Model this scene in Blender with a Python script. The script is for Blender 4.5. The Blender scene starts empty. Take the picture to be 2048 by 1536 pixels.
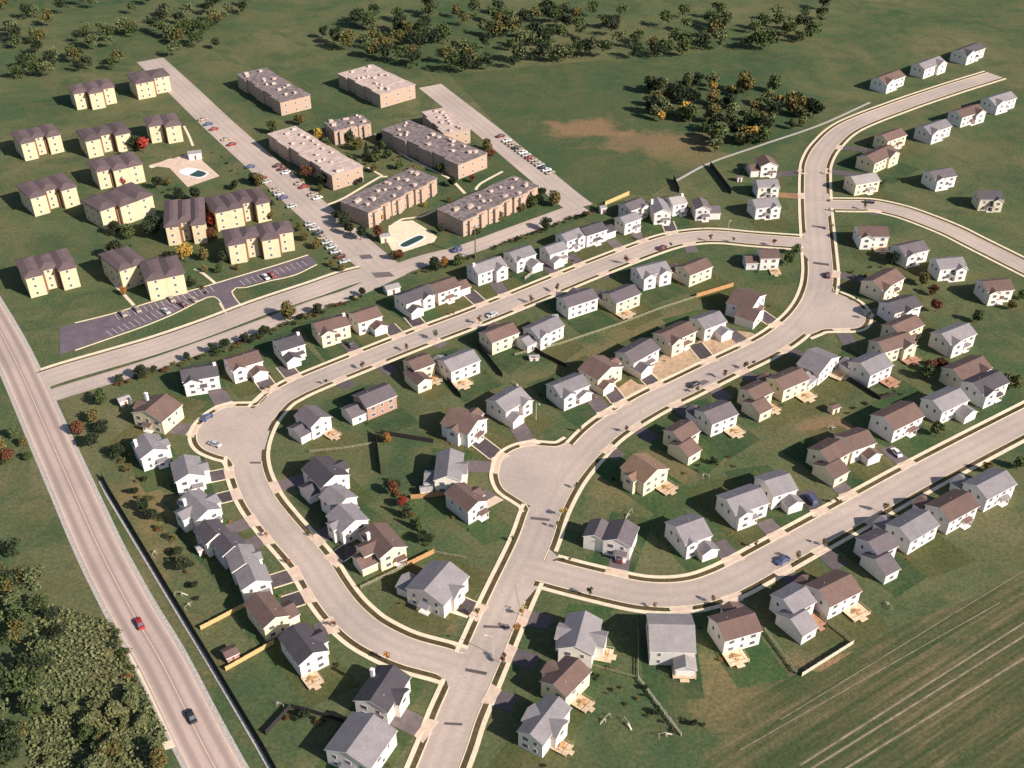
import bpy, math, random
from math import sin, cos, radians, pi, sqrt, atan2, floor
from mathutils import Vector
random.seed(11)
sc = bpy.context.scene
COL = sc.collection
# ------------------------------------------------------------ survey camera
F, CX, CY = 2235.0, 1024.0, 873.0
PITCH = radians(37.6); HT = 222.0
def W(px, py, z=0.0):
    xc = (px-CX)/F; yc = -(py-CY)/F
    dy = cos(PITCH)+yc*sin(PITCH); dz = -sin(PITCH)+yc*cos(PITCH)
    t = (HT-z)/(-dz)
    return Vector((xc*t, dy*t, z))
def W2(px, py, z=0.0):
    v = W(px, py, z); return (v.x, v.y)
def PX(x, y, z=0.0):
    d = (y*cos(PITCH) - (z-HT)*sin(PITCH)); u = (y*sin(PITCH) + (z-HT)*cos(PITCH))
    return (CX+F*x/d, CY-F*u/d)
cam = bpy.data.cameras.new('camera'); co = bpy.data.objects.new('camera', cam); COL.objects.link(co)
co.location = (0, 0, HT); co.rotation_euler = (pi/2-PITCH, 0, 0)
cam.sensor_width = 36; cam.lens = F/2048*36; cam.shift_y = (CY-768)/2048.0
cam.clip_start = 1; cam.clip_end = 9000
sc.camera = co
# ------------------------------------------------------------ light
AZ = radians(-33); EL = radians(31.5)
w = bpy.data.worlds.new('World'); sc.world = w; w.use_nodes = True
nt = w.node_tree; bg = nt.nodes['Background']
sky = nt.nodes.new('ShaderNodeTexSky'); sky.sky_type = 'NISHITA'; sky.sun_disc = False
sky.sun_elevation = EL; sky.sun_rotation = pi/2-AZ
nt.links.new(sky.outputs[0], bg.inputs[0]); bg.inputs[1].default_value = 0.074
sl = bpy.data.lights.new('sun', 'SUN'); sl.energy = 4.9; sl.angle = radians(0.5); sl.color = (1, .91, .80)
so = bpy.data.objects.new('sun', sl); COL.objects.link(so)
sd = Vector((cos(AZ)*cos(EL), sin(AZ)*cos(EL), sin(EL)))
so.rotation_euler = sd.to_track_quat('Z', 'Y').to_euler()
vs = sc.view_settings; vs.view_transform = 'Standard'; vs.look = 'None'; vs.exposure = 0.62; vs.gamma = 1
# ------------------------------------------------------------ materials
def newmat(name, rough=.9):
    m = bpy.data.materials.new(name); m.use_nodes = True
    b = m.node_tree.nodes['Principled BSDF']; b.inputs['Roughness'].default_value = rough
    b.inputs['Specular IOR Level'].default_value = .25
    return m, m.node_tree, b
def noise(t, scale, det=4, rough=.6, co=None, dist=0):
    n = t.nodes.new('ShaderNodeTexNoise'); n.inputs['Scale'].default_value = scale
    n.inputs['Detail'].default_value = det; n.inputs['Roughness'].default_value = rough
    n.inputs['Distortion'].default_value = dist
    if co: t.links.new(co, n.inputs['Vector'])
    return n.outputs['Fac']
def ramp(t, fac, stops):
    r = t.nodes.new('ShaderNodeValToRGB'); e = r.color_ramp.elements
    while len(e) < len(stops): e.new(.5)
    for i, (p, c) in enumerate(stops):
        e[i].position = p; e[i].color = (*c, 1) if len(c) == 3 else c
    t.links.new(fac, r.inputs[0]); return r.outputs[0]
def mixc(t, fac, a, b, mode='MIX'):
    n = t.nodes.new('ShaderNodeMix'); n.data_type = 'RGBA'; n.blend_type = mode
    for s, v in ((0, fac), (6, a), (7, b)):
        if isinstance(v, (int, float)): n.inputs[s].default_value = v
        elif isinstance(v, tuple): n.inputs[s].default_value = (*v, 1)
        else: t.links.new(v, n.inputs[s])
    return n.outputs[2]
def geo(t):
    return t.nodes.new('ShaderNodeNewGeometry').outputs['Position']
def simple(name, c, rough=.85, var=.18, scale=1.2, objvar=0.0, spec=.25):
    m, t, b = newmat(name, rough); b.inputs['Specular IOR Level'].default_value = spec
    g = geo(t)
    f = noise(t, scale, 5, .65, g)
    lo = tuple(x*(1-var) for x in c); hi = tuple(min(1, x*(1+var)) for x in c)
    o = ramp(t, f, [(.3, lo), (.7, hi)])
    if objvar:
        oi = t.nodes.new('ShaderNodeObjectInfo')
        r = ramp(t, oi.outputs['Random'], [(0, (1-objvar,)*3), (.5, (1, 1, 1)), (1, (1+objvar, 1+objvar*.8, 1+objvar*.7))])
        o = mixc(t, 1.0, o, r, 'MULTIPLY')
    t.links.new(o, b.inputs['Base Color'])
    return m
M = {}
def lawn(name, stops, s1=.012, brown=(.135, .112, .055), bamt=.55, patches=(), field=None):
    m, t, b = newmat(name, 1); b.inputs['Specular IOR Level'].default_value = .05
    g = geo(t)
    a = noise(t, s1, 6, .72, g, .5)
    c = ramp(t, a, stops)
    n2 = noise(t, .07, 6, .72, g, .8)
    c = mixc(t, ramp(t, n2, [(.46, (0, 0, 0)), (.66, (bamt,)*3)]), c, brown)
    n4 = noise(t, .035, 5, .7, g, 1.2)
    c = mixc(t, ramp(t, n4, [(.5, (0, 0, 0)), (.64, (.6,)*3)]), c, stops[0][1])
    nb = noise(t, .06, 6, .75, g)
    for (cx, cy, rx, ry, rot, col, amt) in patches:
        mp = t.nodes.new('ShaderNodeMapping'); mp.vector_type = 'TEXTURE'; mp.inputs['Location'].default_value = (cx, cy, 0); mp.inputs['Rotation'].default_value = (0, 0, rot); mp.inputs['Scale'].default_value = (rx, ry, 1e4)
        t.links.new(g, mp.inputs[0]); ln = t.nodes.new('ShaderNodeVectorMath'); ln.operation = 'LENGTH'; t.links.new(mp.outputs[0], ln.inputs[0])
        ad = t.nodes.new('ShaderNodeMath'); ad.operation = 'MULTIPLY_ADD'; t.links.new(nb, ad.inputs[0]); ad.inputs[1].default_value = 2.4; t.links.new(ln.outputs['Value'], ad.inputs[2])
        c = mixc(t, ramp(t, scale_(t, ad.outputs[0], .42), [(.66, (amt,)*3), (.84, (0,)*3)]), c, col)
    if field:
        px_, py_, rx, ry, rot, ang = field
        mp = t.nodes.new('ShaderNodeMapping'); mp.vector_type = 'TEXTURE'; mp.inputs['Location'].default_value = (px_, py_, 0); mp.inputs['Rotation'].default_value = (0, 0, rot); mp.inputs['Scale'].default_value = (rx, ry, 1e4)
        t.links.new(g, mp.inputs[0]); ln = t.nodes.new('ShaderNodeVectorMath'); ln.operation = 'LENGTH'; t.links.new(mp.outputs[0], ln.inputs[0])
        ad = t.nodes.new('ShaderNodeMath'); ad.operation = 'MULTIPLY_ADD'; t.links.new(nb, ad.inputs[0]); ad.inputs[1].default_value = .9; t.links.new(ln.outputs['Value'], ad.inputs[2])
        mask = ramp(t, scale_(t, ad.outputs[0], .5), [(.62, (1,)*3), (.80, (0,)*3)])
        m1 = t.nodes.new('ShaderNodeMapping'); m1.vector_type = 'TEXTURE'; m1.inputs['Rotation'].default_value = (0, 0, ang); t.links.new(g, m1.inputs[0])
        m2 = t.nodes.new('ShaderNodeMapping'); m2.inputs['Scale'].default_value = (.012, .42, 1); t.links.new(m1.outputs[0], m2.inputs[0])
        st = noise(t, 1.0, 6, .75, m2.outputs[0], .25); st2 = noise(t, .03, 5, .65, g, .5)
        fc = ramp(t, st, [(.36, (.045, .065, .028)), (.48, (.085, .088, .042)), (.56, (.13, .108, .06)), (.68, (.21, .165, .105))])
        fc = mixc(t, ramp(t, st2, [(.45, (0,)*3), (.62, (.7,)*3)]), fc, (.055, .08, .034))
        c = mixc(t, mask, c, fc)
    n3 = noise(t, .9, 5, .8, g)
    c = mixc(t, 1.0, c, ramp(t, n3, [(.28, (.55, .56, .58)), (.5, (.98, .98, .98)), (.74, (1.55, 1.45, 1.35))]), 'MULTIPLY')
    t.links.new(c, b.inputs['Base Color'])
    bm = t.nodes.new('ShaderNodeBump'); bm.inputs['Strength'].default_value = .5; bm.inputs['Distance'].default_value = .25
    t.links.new(n3, bm.inputs['Height']); t.links.new(bm.outputs[0], b.inputs['Normal'])
    return m
def scale_(t, o, k):
    n = t.nodes.new('ShaderNodeMath'); n.operation = 'MULTIPLY'; n.inputs[1].default_value = k; t.links.new(o, n.inputs[0]); return n.outputs[0]
def soft(px, py, rx, ry, col, amt, rot=0):
    p = W(px, py); return (p.x, p.y, rx, ry, rot, col, amt)
SO = (.27, .16, .095); DRY = (.20, .15, .075)
GST = [(.32, (.044, .076, .037)), (.44, (.068, .100, .046)), (.54, (.104, .116, .055)), (.66, (.148, .138, .074))]
GP = [soft(872, 1252, 10, 6, SO, .8), soft(1600, 1375, 22, 14, SO, .5), soft(1480, 1400, 16, 30, DRY, .8), soft(1700, 1330, 9, 6, SO, .9), soft(1330, 940, 40, 14, DRY, .6, .6), soft(1650, 850, 14, 8, SO, .6), soft(300, 1010, 12, 45, DRY, .8, .3), soft(1250, 680, 60, 12, DRY, .6, .7), soft(240, 1280, 10, 40, DRY, .7, .2)]
M['grass'] = lawn('lawn grass', GST, patches=GP)
M['meadow'] = lawn('meadow grass', [(.30, (.044, .078, .036)), (.45, (.058, .090, .042)), (.62, (.085, .098, .046)), (.75, (.11, .105, .055))], bamt=.4,
  patches=[soft(1165, 256, 34, 18, SO, .7), soft(1310, 284, 48, 22, SO, .55), soft(1375, 310, 30, 26, DRY, .5)])
M['verge'] = lawn('parkway grass', [(.28, (.05, .045, .02)), (.45, (.08, .063, .032)), (.6, (.11, .085, .045))], brown=(.12, .08, .05), bamt=.6)
M['track'] = simple('dusty wheel track', (.24, .195, .135), 1, .45, .35)
M['dirt'] = simple('bare earth', (.42, .29, .19), 1, .3, .5)
M['redearth'] = simple('reddish dry soil', (.27, .15, .085), 1, .35, .12)
def soft_patch(name, col):
    # bare soil showing through the grass: mottled
    m, t, b = newmat(name, 1); g = geo(t)
    n = noise(t, .09, 6, .7, g)
    c = ramp(t, n, [(.36, (.085, .10, .042)), (.5, tuple(x*.8 for x in col)), (.66, col)])
    n3 = noise(t, 1.0, 4, .7, g)
    c = mixc(t, 1.0, c, ramp(t, n3, [(.25, (.7,)*3), (.75, (1.3,)*3)]), 'MULTIPLY')
    t.links.new(c, b.inputs['Base Color']); return m
M['patch'] = soft_patch('worn meadow soil', (.25, .15, .085))
_a, _b = W(1655, 1495), W(1829, 1385); _f = W(1900, 1440)
M['field'] = lawn('field grass', GST, patches=GP, field=(_f.x, _f.y, 64, 44, atan2(_b.y-_a.y, _b.x-_a.x), atan2(_b.y-_a.y, _b.x-_a.x)))
def road(name, c, tracks=0.0, joints=True):
    m, t, b = newmat(name, .95); g = geo(t)
    n = noise(t, .05, 5, .6, g); n2 = noise(t, .9, 5, .7, g)
    o = ramp(t, n, [(.3, tuple(x*.9 for x in c)), (.7, tuple(x*1.1 for x in c))])
    o = mixc(t, 1.0, o, ramp(t, n2, [(.25, (.88,)*3), (.75, (1.1,)*3)]), 'MULTIPLY')
    uv = t.nodes.new('ShaderNodeUVMap'); sp = t.nodes.new('ShaderNodeSeparateXYZ'); t.links.new(uv.outputs[0], sp.inputs[0])
    if tracks:
        s = t.nodes.new('ShaderNodeMath'); s.operation = 'MULTIPLY'; s.inputs[1].default_value = 2*pi/3.4
        t.links.new(sp.outputs[0], s.inputs[0])
        q = t.nodes.new('ShaderNodeMath'); q.operation = 'COSINE'; t.links.new(s.outputs[0], q.inputs[0])
        ma = t.nodes.new('ShaderNodeMath'); ma.operation = 'MULTIPLY_ADD'; ma.inputs[1].default_value = .5; ma.inputs[2].default_value = .5
        t.links.new(q.outputs[0], ma.inputs[0])
        o = mixc(t, ramp(t, ma.outputs[0], [(.2, (0,)*3), (.9, (tracks,)*3)]), o, tuple(x*.62 for x in c))
    # tar-sealed joints and cracks
    v = t.nodes.new('ShaderNodeTexVoronoi'); v.feature = 'DISTANCE_TO_EDGE'; v.inputs['Scale'].default_value = .11
    nn = t.nodes.new('ShaderNodeMapping'); t.links.new(g, nn.inputs[0]); t.links.new(nn.outputs[0], v.inputs['Vector'])
    o = mixc(t, ramp(t, v.outputs['Distance'], [(0, (.22,)*3), (.018, (0,)*3)]), o, tuple(x*.7 for x in c))
    if joints and not tracks > .5:
        for ax_, per in ((1, 5.5), (0, 4.25)):
            q1 = scale_(t, sp.outputs[ax_], 1/per); q2 = t.nodes.new('ShaderNodeMath'); q2.operation = 'FRACT'; t.links.new(q1, q2.inputs[0])
            o = mixc(t, ramp(t, q2.outputs[0], [(0, (.22,)*3), (.03 if ax_ else .04, (0,)*3)]), o, tuple(x*.68 for x in c))
    n5 = noise(t, .16, 6, .8, g, 1.5)
    o = mixc(t, ramp(t, n5, [(.56, (0,)*3), (.66, (.3,)*3)]), o, tuple(x*.66 for x in c))
    n6 = noise(t, .022, 3, .5, g, .3)
    o = mixc(t, 1.0, o, ramp(t, n6, [(.35, (.9, .9, .92)), (.65, (1.08, 1.06, 1.04))]), 'MULTIPLY')
    t.links.new(o, b.inputs['Base Color']); return m
M['road'] = road('weathered pink grey road', (.46, .375, .325), .2)
M['roadb'] = road('weathered street bulb paving', (.445, .362, .314), 0, False)
M['hwy'] = road('highway asphalt', (.46, .35, .31), .8)
M['tar'] = simple('purple grey parking asphalt', (.135, .105, .125), .9, .22, .25)
M['drive'] = simple('driveway asphalt', (.085, .068, .074), .9, .25, .6, .25)
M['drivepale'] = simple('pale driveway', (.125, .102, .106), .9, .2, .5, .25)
M['conc'] = simple('pale concrete', (.70, .59, .43), .9, .14, .5)
M['apron'] = simple('driveway apron concrete', (.60, .45, .35), .9, .16, .5)
M['gravel'] = simple('grey gravel', (.40, .36, .33), 1, .35, 1.5)
def wallmat(name, c, lap=True):
    m, t, b = newmat(name, .7); g = geo(t)
    sp = t.nodes.new('ShaderNodeSeparateXYZ'); t.links.new(g, sp.inputs[0])
    s = t.nodes.new('ShaderNodeMath'); s.operation = 'FRACT'
    k = t.nodes.new('ShaderNodeMath'); k.operation = 'MULTIPLY'; k.inputs[1].default_value = 5.0
    t.links.new(sp.outputs[2], k.inputs[0]); t.links.new(k.outputs[0], s.inputs[0])
    o = ramp(t, s.outputs[0], [(0, tuple(x*.72 for x in c)), (.14, c), (1, c)])
    n = noise(t, .8, 5, .6, g)
    o = mixc(t, 1.0, o, ramp(t, n, [(.3, (.9,)*3), (.7, (1.05,)*3)]), 'MULTIPLY')
    oi = t.nodes.new('ShaderNodeObjectInfo'); o = mixc(t, 1.0, o, ramp(t, oi.outputs['Random'], [(0, (.80, .80, .84)), (.4, (.98, .96, .93)), (.7, (1, .95, .86)), (1, (1.06, 1.06, 1.06))]), 'MULTIPLY')
    t.links.new(o, b.inputs['Base Color']); return m
M['w'] = wallmat('white lap siding', (.76, .72, .69)); M['c'] = wallmat('cream siding', (.76, .67, .48)); M['t'] = wallmat('tan siding', (.6, .5, .4))
M['s'] = wallmat('light grey siding', (.55, .54, .56))
def brick(name, c1, c2, s=2.2):
    m, t, b = newmat(name, .9)
    bt = t.nodes.new('ShaderNodeTexBrick'); bt.inputs['Scale'].default_value = s
    bt.inputs['Color1'].default_value = (*c1, 1); bt.inputs['Color2'].default_value = (*c2, 1); bt.inputs['Mortar'].default_value = (c1[0]*1.3, c1[1]*1.4, c1[2]*1.4, 1)
    mp = t.nodes.new('ShaderNodeMapping'); mp.inputs['Rotation'].default_value = (pi/2, 0, 0)
    t.links.new(geo(t), mp.inputs[0]); t.links.new(mp.outputs[0], bt.inputs['Vector'])
    t.links.new(bt.outputs[0], b.inputs['Base Color']); return m
M['k'] = brick('red brick', (.33, .19, .145), (.40, .25, .2)); M['kb'] = brick('pinkish tan brick', (.36, .25, .19), (.44, .32, .25))
M['y'] = simple('yellow stucco', (.57, .475, .32), .9, .07, .6)
M['ytrim'] = simple('brown apartment cladding', (.20, .10, .06), .9, .2, .6)
def shingle(name, c):
    m, t, b = newmat(name, .9); g = geo(t)
    n = noise(t, 2.2, 6, .8, g); n2 = noise(t, .35, 4, .6, g)
    o = ramp(t, n, [(.2, tuple(x*.68 for x in c)), (.5, c), (.8, tuple(x*1.3 for x in c))])
    o = mixc(t, 1.0, o, ramp(t, n2, [(.3, (.88,)*3), (.7, (1.1,)*3)]), 'MULTIPLY')
    oi = t.nodes.new('ShaderNodeObjectInfo')
    o = mixc(t, 1.0, o, ramp(t, oi.outputs['Random'], [(0, (.86, .86, .87)), (1, (1.14, 1.12, 1.1))]), 'MULTIPLY')
    sp = t.nodes.new('ShaderNodeSeparateXYZ'); t.links.new(g, sp.inputs[0])
    k = t.nodes.new('ShaderNodeMath'); k.operation = 'MULTIPLY'; k.inputs[1].default_value = 7.0
    s = t.nodes.new('ShaderNodeMath'); s.operation = 'FRACT'
    t.links.new(sp.outputs[2], k.inputs[0]); t.links.new(k.outputs[0], s.inputs[0])
    o = mixc(t, 1.0, o, ramp(t, s.outputs[0], [(0, (.8,)*3), (.2, (1,)*3), (1, (1.03,)*3)]), 'MULTIPLY')
    t.links.new(o, b.inputs['Base Color']); return m
RC = {'b': ('brown', (.142, .092, .080)), 'g': ('light grey', (.215, .195, .208)), 'd': ('dark grey', (.078, .070, .080)), 'm': ('mauve grey', (.132, .11, .122)), 'o': ('orange brown', (.205, .130, .09)), 'p': ('pale grey', (.31, .28, .275))}
for k_, (n_, c_) in RC.items(): M['roof'+k_] = shingle(n_+' shingles', c_)
M['roofa'] = shingle('apartment brown shingles', (.12, .085, .09)); M['flat'] = simple('flat roof gravel', (.19, .152, .15), 1, .6, .5); M['flatp'] = simple('pink flat roof', (.47, .365, .32), 1, .25, .35)
M['trim'] = simple('white trim', (.74, .7, .68), .6, .05, 1); M['garage'] = simple('garage door paint', (.68, .63, .6), .6, .08, 2)
M['glass'] = simple('window glass', (.11, .115, .135), .15, .2, 1, 0, .6); M['doorp'] = simple('door paint', (.2, .09, .07), .5, .1, 2, .4)
M['deck'] = simple('beige deck boards', (.62, .47, .32), .9, .2, 1.6, .2); M['deckp'] = simple('reddish deck boards', (.42, .23, .16), .9, .25, 1.6, .1)  # plain beige boards, and a redder kind for some decks
M['brickchim'] = simple('chimney', (.6, .52, .48), .9, .1, 2)
M['fy'] = simple('new yellow timber', (.52, .36, .16), .9, .15, 2); M['fo'] = simple('orange timber', (.44, .24, .11), .9, .2, 2); M['fd'] = simple('dark weathered timber', (.035, .027, .028), .95, .3, 2); M['fp'] = simple('pale grey timber', (.5, .45, .36), .9, .15, 2); M['fg'] = simple('olive timber', (.28, .26, .17), .9, .2, 2)
M['steel'] = simple('galvanised steel', (.5, .5, .48), .5, .1, 3); M['pole'] = simple('pole timber', (.16, .1, .065), .9, .2, 3)
M['water'] = simple('dark pool water', (.03, .06, .045), .08, .2, .5, 0, .6); M['cover'] = simple('white pool cover', (.8, .82, .8), .6, .05, 1)
M['bark'] = simple('bark', (.11, .075, .05), .95, .3, 4)
M['tyre'] = simple('tyre rubber', (.02, .02, .02), .8, .1, 4)
M['lamp'] = simple('lamp lens', (.7, .68, .6), .2, .05, 4, 0, .5)
def leaf(name, c):
    m, t, b = newmat(name, .8); b.inputs['Specular IOR Level'].default_value = .15
    n = noise(t, 1.3, 4, .7, geo(t))
    o = ramp(t, n, [(.3, tuple(x*.55 for x in c)), (.5, c), (.72, tuple(x*1.6 for x in c))])
    oi = t.nodes.new('ShaderNodeObjectInfo')
    o = mixc(t, 1.0, o, ramp(t, oi.outputs['Random'], [(0, (.75, .8, .75)), (1, (1.25, 1.15, 1.1))]), 'MULTIPLY')
    t.links.new(o, b.inputs['Base Color']); return m
LC = {'green': (.07, .092, .035), 'olive': (.13, .11, .04), 'dark': (.035, .045, .024), 'red': (.27, .045, .03), 'orange': (.33, .15, .045), 'yellow': (.36, .24, .06), 'rust': (.13, .055, .03), 'moss': (.125, .14, .065)}
for k_, c_ in LC.items(): M['leaf'+k_] = leaf(k_+' leaves', c_)
CARC = {'white': (.78, .77, .74), 'red': (.32, .03, .03), 'dark': (.03, .03, .035), 'blue': (.07, .09, .2), 'silver': (.5, .5, .5), 'maroon': (.13, .03, .03), 'tan': (.42, .33, .24)}
for k_, c_ in CARC.items(): M['car'+k_] = simple(k_+' car paint', c_, .3, .04, 1, 0, .5)
# ------------------------------------------------------------ object helpers
LABELS = {}
def mesh(name, v, f, mats, mi=None, uv=None):
    me = bpy.data.meshes.new(name); me.from_pydata(v, [], f)
    for m in mats: me.materials.append(m)
    if mi: me.polygons.foreach_set('material_index', mi)
    if uv:
        l = me.uv_layers.new(name='UVMap')
        for lp in me.loops: l.data[lp.index].uv = uv[lp.vertex_index]
    me.update(); return me
def obj(name, me, parent=None, loc=(0, 0, 0), rz=0, rot=None):
    o = bpy.data.objects.new(name, me); COL.objects.link(o); o.location = loc
    o.rotation_euler = rot if rot else (0, 0, rz)
    if parent: o.parent = parent
    return o
def tag(o, label=None, cat=None, group=None, kind=None):
    if label:
        n = len(label.split()); assert 4 <= n <= 16, label
        if label in LABELS and not group: print('DUP', label)
        LABELS[label] = 1; o['label'] = label
    if cat: o['category'] = cat
    if group: o['group'] = group
    if kind: o['kind'] = kind
    return o
def empty(name, loc, rz=0):
    o = bpy.data.objects.new(name, None); COL.objects.link(o); o.location = loc; o.rotation_euler = (0, 0, rz); o.empty_display_size = .5
    return o
class MB:
    def __init__(s): s.v = []; s.f = []; s.m = []
    def face(s, pts, m=0):
        n = len(s.v); s.v += [tuple(p) for p in pts]; s.f.append(tuple(range(n, n+len(pts)))); s.m.append(m)
    def box(s, x0, x1, y0, y1, z0, z1, m=0, bottom=True):
        n = len(s.v)
        s.v += [(x0, y0, z0), (x1, y0, z0), (x1, y1, z0), (x0, y1, z0), (x0, y0, z1), (x1, y0, z1), (x1, y1, z1), (x0, y1, z1)]
        fs = [(0, 1, 5, 4), (1, 2, 6, 5), (2, 3, 7, 6), (3, 0, 4, 7), (4, 5, 6, 7)] + ([(3, 2, 1, 0)] if bottom else [])
        for q in fs: s.f.append(tuple(n+i for i in q)); s.m.append(m)
    def prism(s, prof, x0, x1, ax, m=0, mf=None, off=0):
        # profile [(a,z)] extruded along x (ax='x': a is y) or along y (ax='y': a is x)
        n = len(s.v); k = len(prof)
        for e in (x0, x1):
            for a, z in prof: s.v.append((e, a, z) if ax == 'x' else (a, e, z))
        for i in range(k):
            j = (i+1) % k; s.f.append((n+i, n+j, n+k+j, n+k+i)); s.m.append(mf[i] if mf else m)
        s.f.append(tuple(n+i for i in range(k))); s.m.append(mf[k] if mf else m)
        s.f.append(tuple(n+k+i for i in reversed(range(k)))); s.m.append(mf[k] if mf else m)
    def tube(s, p, q, r0, r1, seg=6, m=0):
        p = Vector(p); q = Vector(q); d = (q-p).normalized(); a = d.orthogonal().normalized(); b = d.cross(a); n = len(s.v)
        for c, r in ((p, r0), (q, r1)):
            for i in range(seg):
                t = 2*pi*i/seg; s.v.append(tuple(c+a*r*cos(t)+b*r*sin(t)))
        for i in range(seg): j = (i+1) % seg; s.f.append((n+i, n+j, n+seg+j, n+seg+i)); s.m.append(m)
        s.f.append(tuple(n+seg+i for i in range(seg))); s.m.append(m)
        s.f.append(tuple(n+i for i in reversed(range(seg)))); s.m.append(m)
    def me(s, name, mats): return mesh(name, s.v, s.f, mats, s.m)
def sheet(name, pts, z, mat, label, cat='ground', thick=0.0, kind='structure'):
    if thick:
        n = len(pts); v = [(p[0], p[1], z) for p in pts]+[(p[0], p[1], z-thick) for p in pts]
        f = [tuple(range(n))]+[((i+1) % n, i, n+i, n+(i+1) % n) for i in range(n)]
    else: v = [(p[0], p[1], z) for p in pts]; f = [tuple(range(len(pts)))]
    o = obj(name, mesh(name, v, f, [mat])); return tag(o, label, cat, None, kind)
def pin(p, poly):
    x, y = p; c = False; j = len(poly)-1
    for i in range(len(poly)):
        if (poly[i][1] > y) != (poly[j][1] > y) and x < (poly[j][0]-poly[i][0])*(y-poly[i][1])/(poly[j][1]-poly[i][1])+poly[i][0]: c = not c
        j = i
    return c
def smooth(pts, step=2.0):
    P = [Vector((p[0], p[1])) for p in pts]; P = [P[0]*2-P[1]]+P+[P[-1]*2-P[-2]]; out = []
    for i in range(1, len(P)-2):
        a, b, c, d = P[i-1:i+3]; n = max(1, int((c-b).length/step))
        for k in range(n):
            t = k/n; out.append(.5*((2*b)+(c-a)*t+(2*a-5*b+4*c-d)*t*t+(3*b-a-3*c+d)*t**3))
    out.append(P[-2]); return out
def normals(P):
    N = []
    for i in range(len(P)):
        d = (P[min(i+1, len(P)-1)]-P[max(i-1, 0)]).normalized(); N.append(Vector((-d.y, d.x)))
    return N
# ------------------------------------------------------------ ground
g = 3500
sheet('ground', [(-g, -600), (g, -600), (g, 6000), (-g, 6000)], 0, M['grass'], 'wide lawns and rough grass between the streets')
sheet('meadow', [W2(*p) for p in [(985, 240), (1030, 282), (1110, 350), (1178, 402), (1205, 412), (1262, 388), (1300, 392), (1352, 360), (1420, 325), (1520, 290), (1640, 250), (1560, 160), (1200, 120), (900, 150)]], .03, M['meadow'], 'open green meadow behind the top houses')
random.seed(5)
def blob(cx, cy, rx, ry, n=26, j=.35):
    ph = [random.random()*6.28 for _ in range(4)]
    return [W2(cx+rx*cos(t)*(1+j*.4*sin(3*t+ph[0])+j*.25*sin(5*t+ph[1])+j*.15*sin(9*t+ph[2])), cy+ry*sin(t)*(1+j*.4*sin(3*t+ph[0])+j*.25*sin(5*t+ph[1])+j*.15*sin(9*t+ph[2]))) for t in [2*pi*i/n for i in range(n)]]
sheet('field', [W2(*p) for p in [(1375, 1620), (1420, 1400), (1440, 1330), (1560, 1325), (1640, 1345), (1730, 1290), (1829, 1240), (2150, 1120), (2300, 1620)]], .03, M['field'], 'brown and green ploughed field in the lower right')
for i, (a, b) in enumerate([((1600, 1531), (2100, 1213)), ((1622, 1538), (2100, 1240)), ((1690, 1538), (2100, 1285)), ((1560, 1440), (2100, 1110)), ((1480, 1500), (2000, 1205))]):
    p, q = W(*a), W(*b); d = (q-p).normalized(); n = Vector((-d.y, d.x, 0))*(.26 if i < 3 else .12)
    sheet('field_track', [tuple((p+n)[:2]), tuple((p-n)[:2]), tuple((q-n)[:2]), tuple((q+n)[:2])], .045+.003*i, M['track'], ['upper of the twin pale tracks across the field', 'lower of the twin pale tracks across the field', 'pale track nearest the lower right corner', 'faint track along the far side of the field', 'faint track through the middle of the field'][i], 'track')
sheet('bare_yard', [W2(*p) for p in [(1300, 740), (1316, 716), (1345, 700), (1384, 700), (1412, 716), (1430, 712), (1434, 718), (1360, 755), (1310, 778)]], .05, M['dirt'], 'bare earth front yard beside the middle street')
sheet('bare_yard', [W2(*p) for p in [(1236, 776), (1262, 758), (1276, 768), (1305, 772), (1262, 796), (1240, 800)]], .05, M['dirt'], 'small bare earth strip left of the bare yards')
sheet('bare_yard', [W2(*p) for p in [(1386, 690), (1415, 671), (1462, 660), (1500, 665), (1520, 672), (1510, 681), (1437, 714), (1408, 708)]], .05, M['dirt'], 'second bare earth yard, right of the first')
# ------------------------------------------------------------ streets
def cl(px): return smooth([W2(*p) for p in px])
ROADS = {
 'upper': (cl([(1636, 487), (1587, 484), (1503, 478), (1437, 472), (1385, 474), (1332, 484), (1250, 513), (1166, 546), (1110, 569), (1020, 606), (932, 641), (828, 680), (720, 723), (620, 764), (580, 783), (552, 801), (520, 838), (502, 875), (494, 910), (497, 943), (508, 975), (524, 1006), (548, 1038), (573, 1068), (600, 1098), (627, 1131), (652, 1172), (681, 1213), (712, 1245), (747, 1271), (811, 1302), (893, 1325), (945, 1345)]), 4.3),
 'main': (cl([(1990, 150), (1900, 178), (1800, 212), (1700, 252), (1655, 289), (1634, 323), (1630, 357), (1632, 427), (1639, 511), (1641, 550), (1636, 583), (1620, 618), (1590, 652), (1537, 690), (1443, 736), (1370, 772), (1296, 808), (1217, 857), (1172, 900), (1128, 953), (1092, 1018), (1068, 1085), (1023, 1182), (1000, 1233), (974, 1294), (935, 1383), (912, 1437), (893, 1492), (850, 1600), (800, 1720)]), 4.7),
 'lower': (cl([(1050, 1130), (1100, 1144), (1190, 1167), (1290, 1188), (1377, 1187), (1450, 1165), (1537, 1119), (1640, 1062), (1730, 1012), (1829, 957), (1950, 893), (2120, 805)]), 4.5),
 'east': (cl([(1636, 409), (1700, 410), (1745, 411), (1790, 420), (1829, 432), (1900, 460), (1960, 490), (2120, 570)]), 4.3),
}
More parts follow.
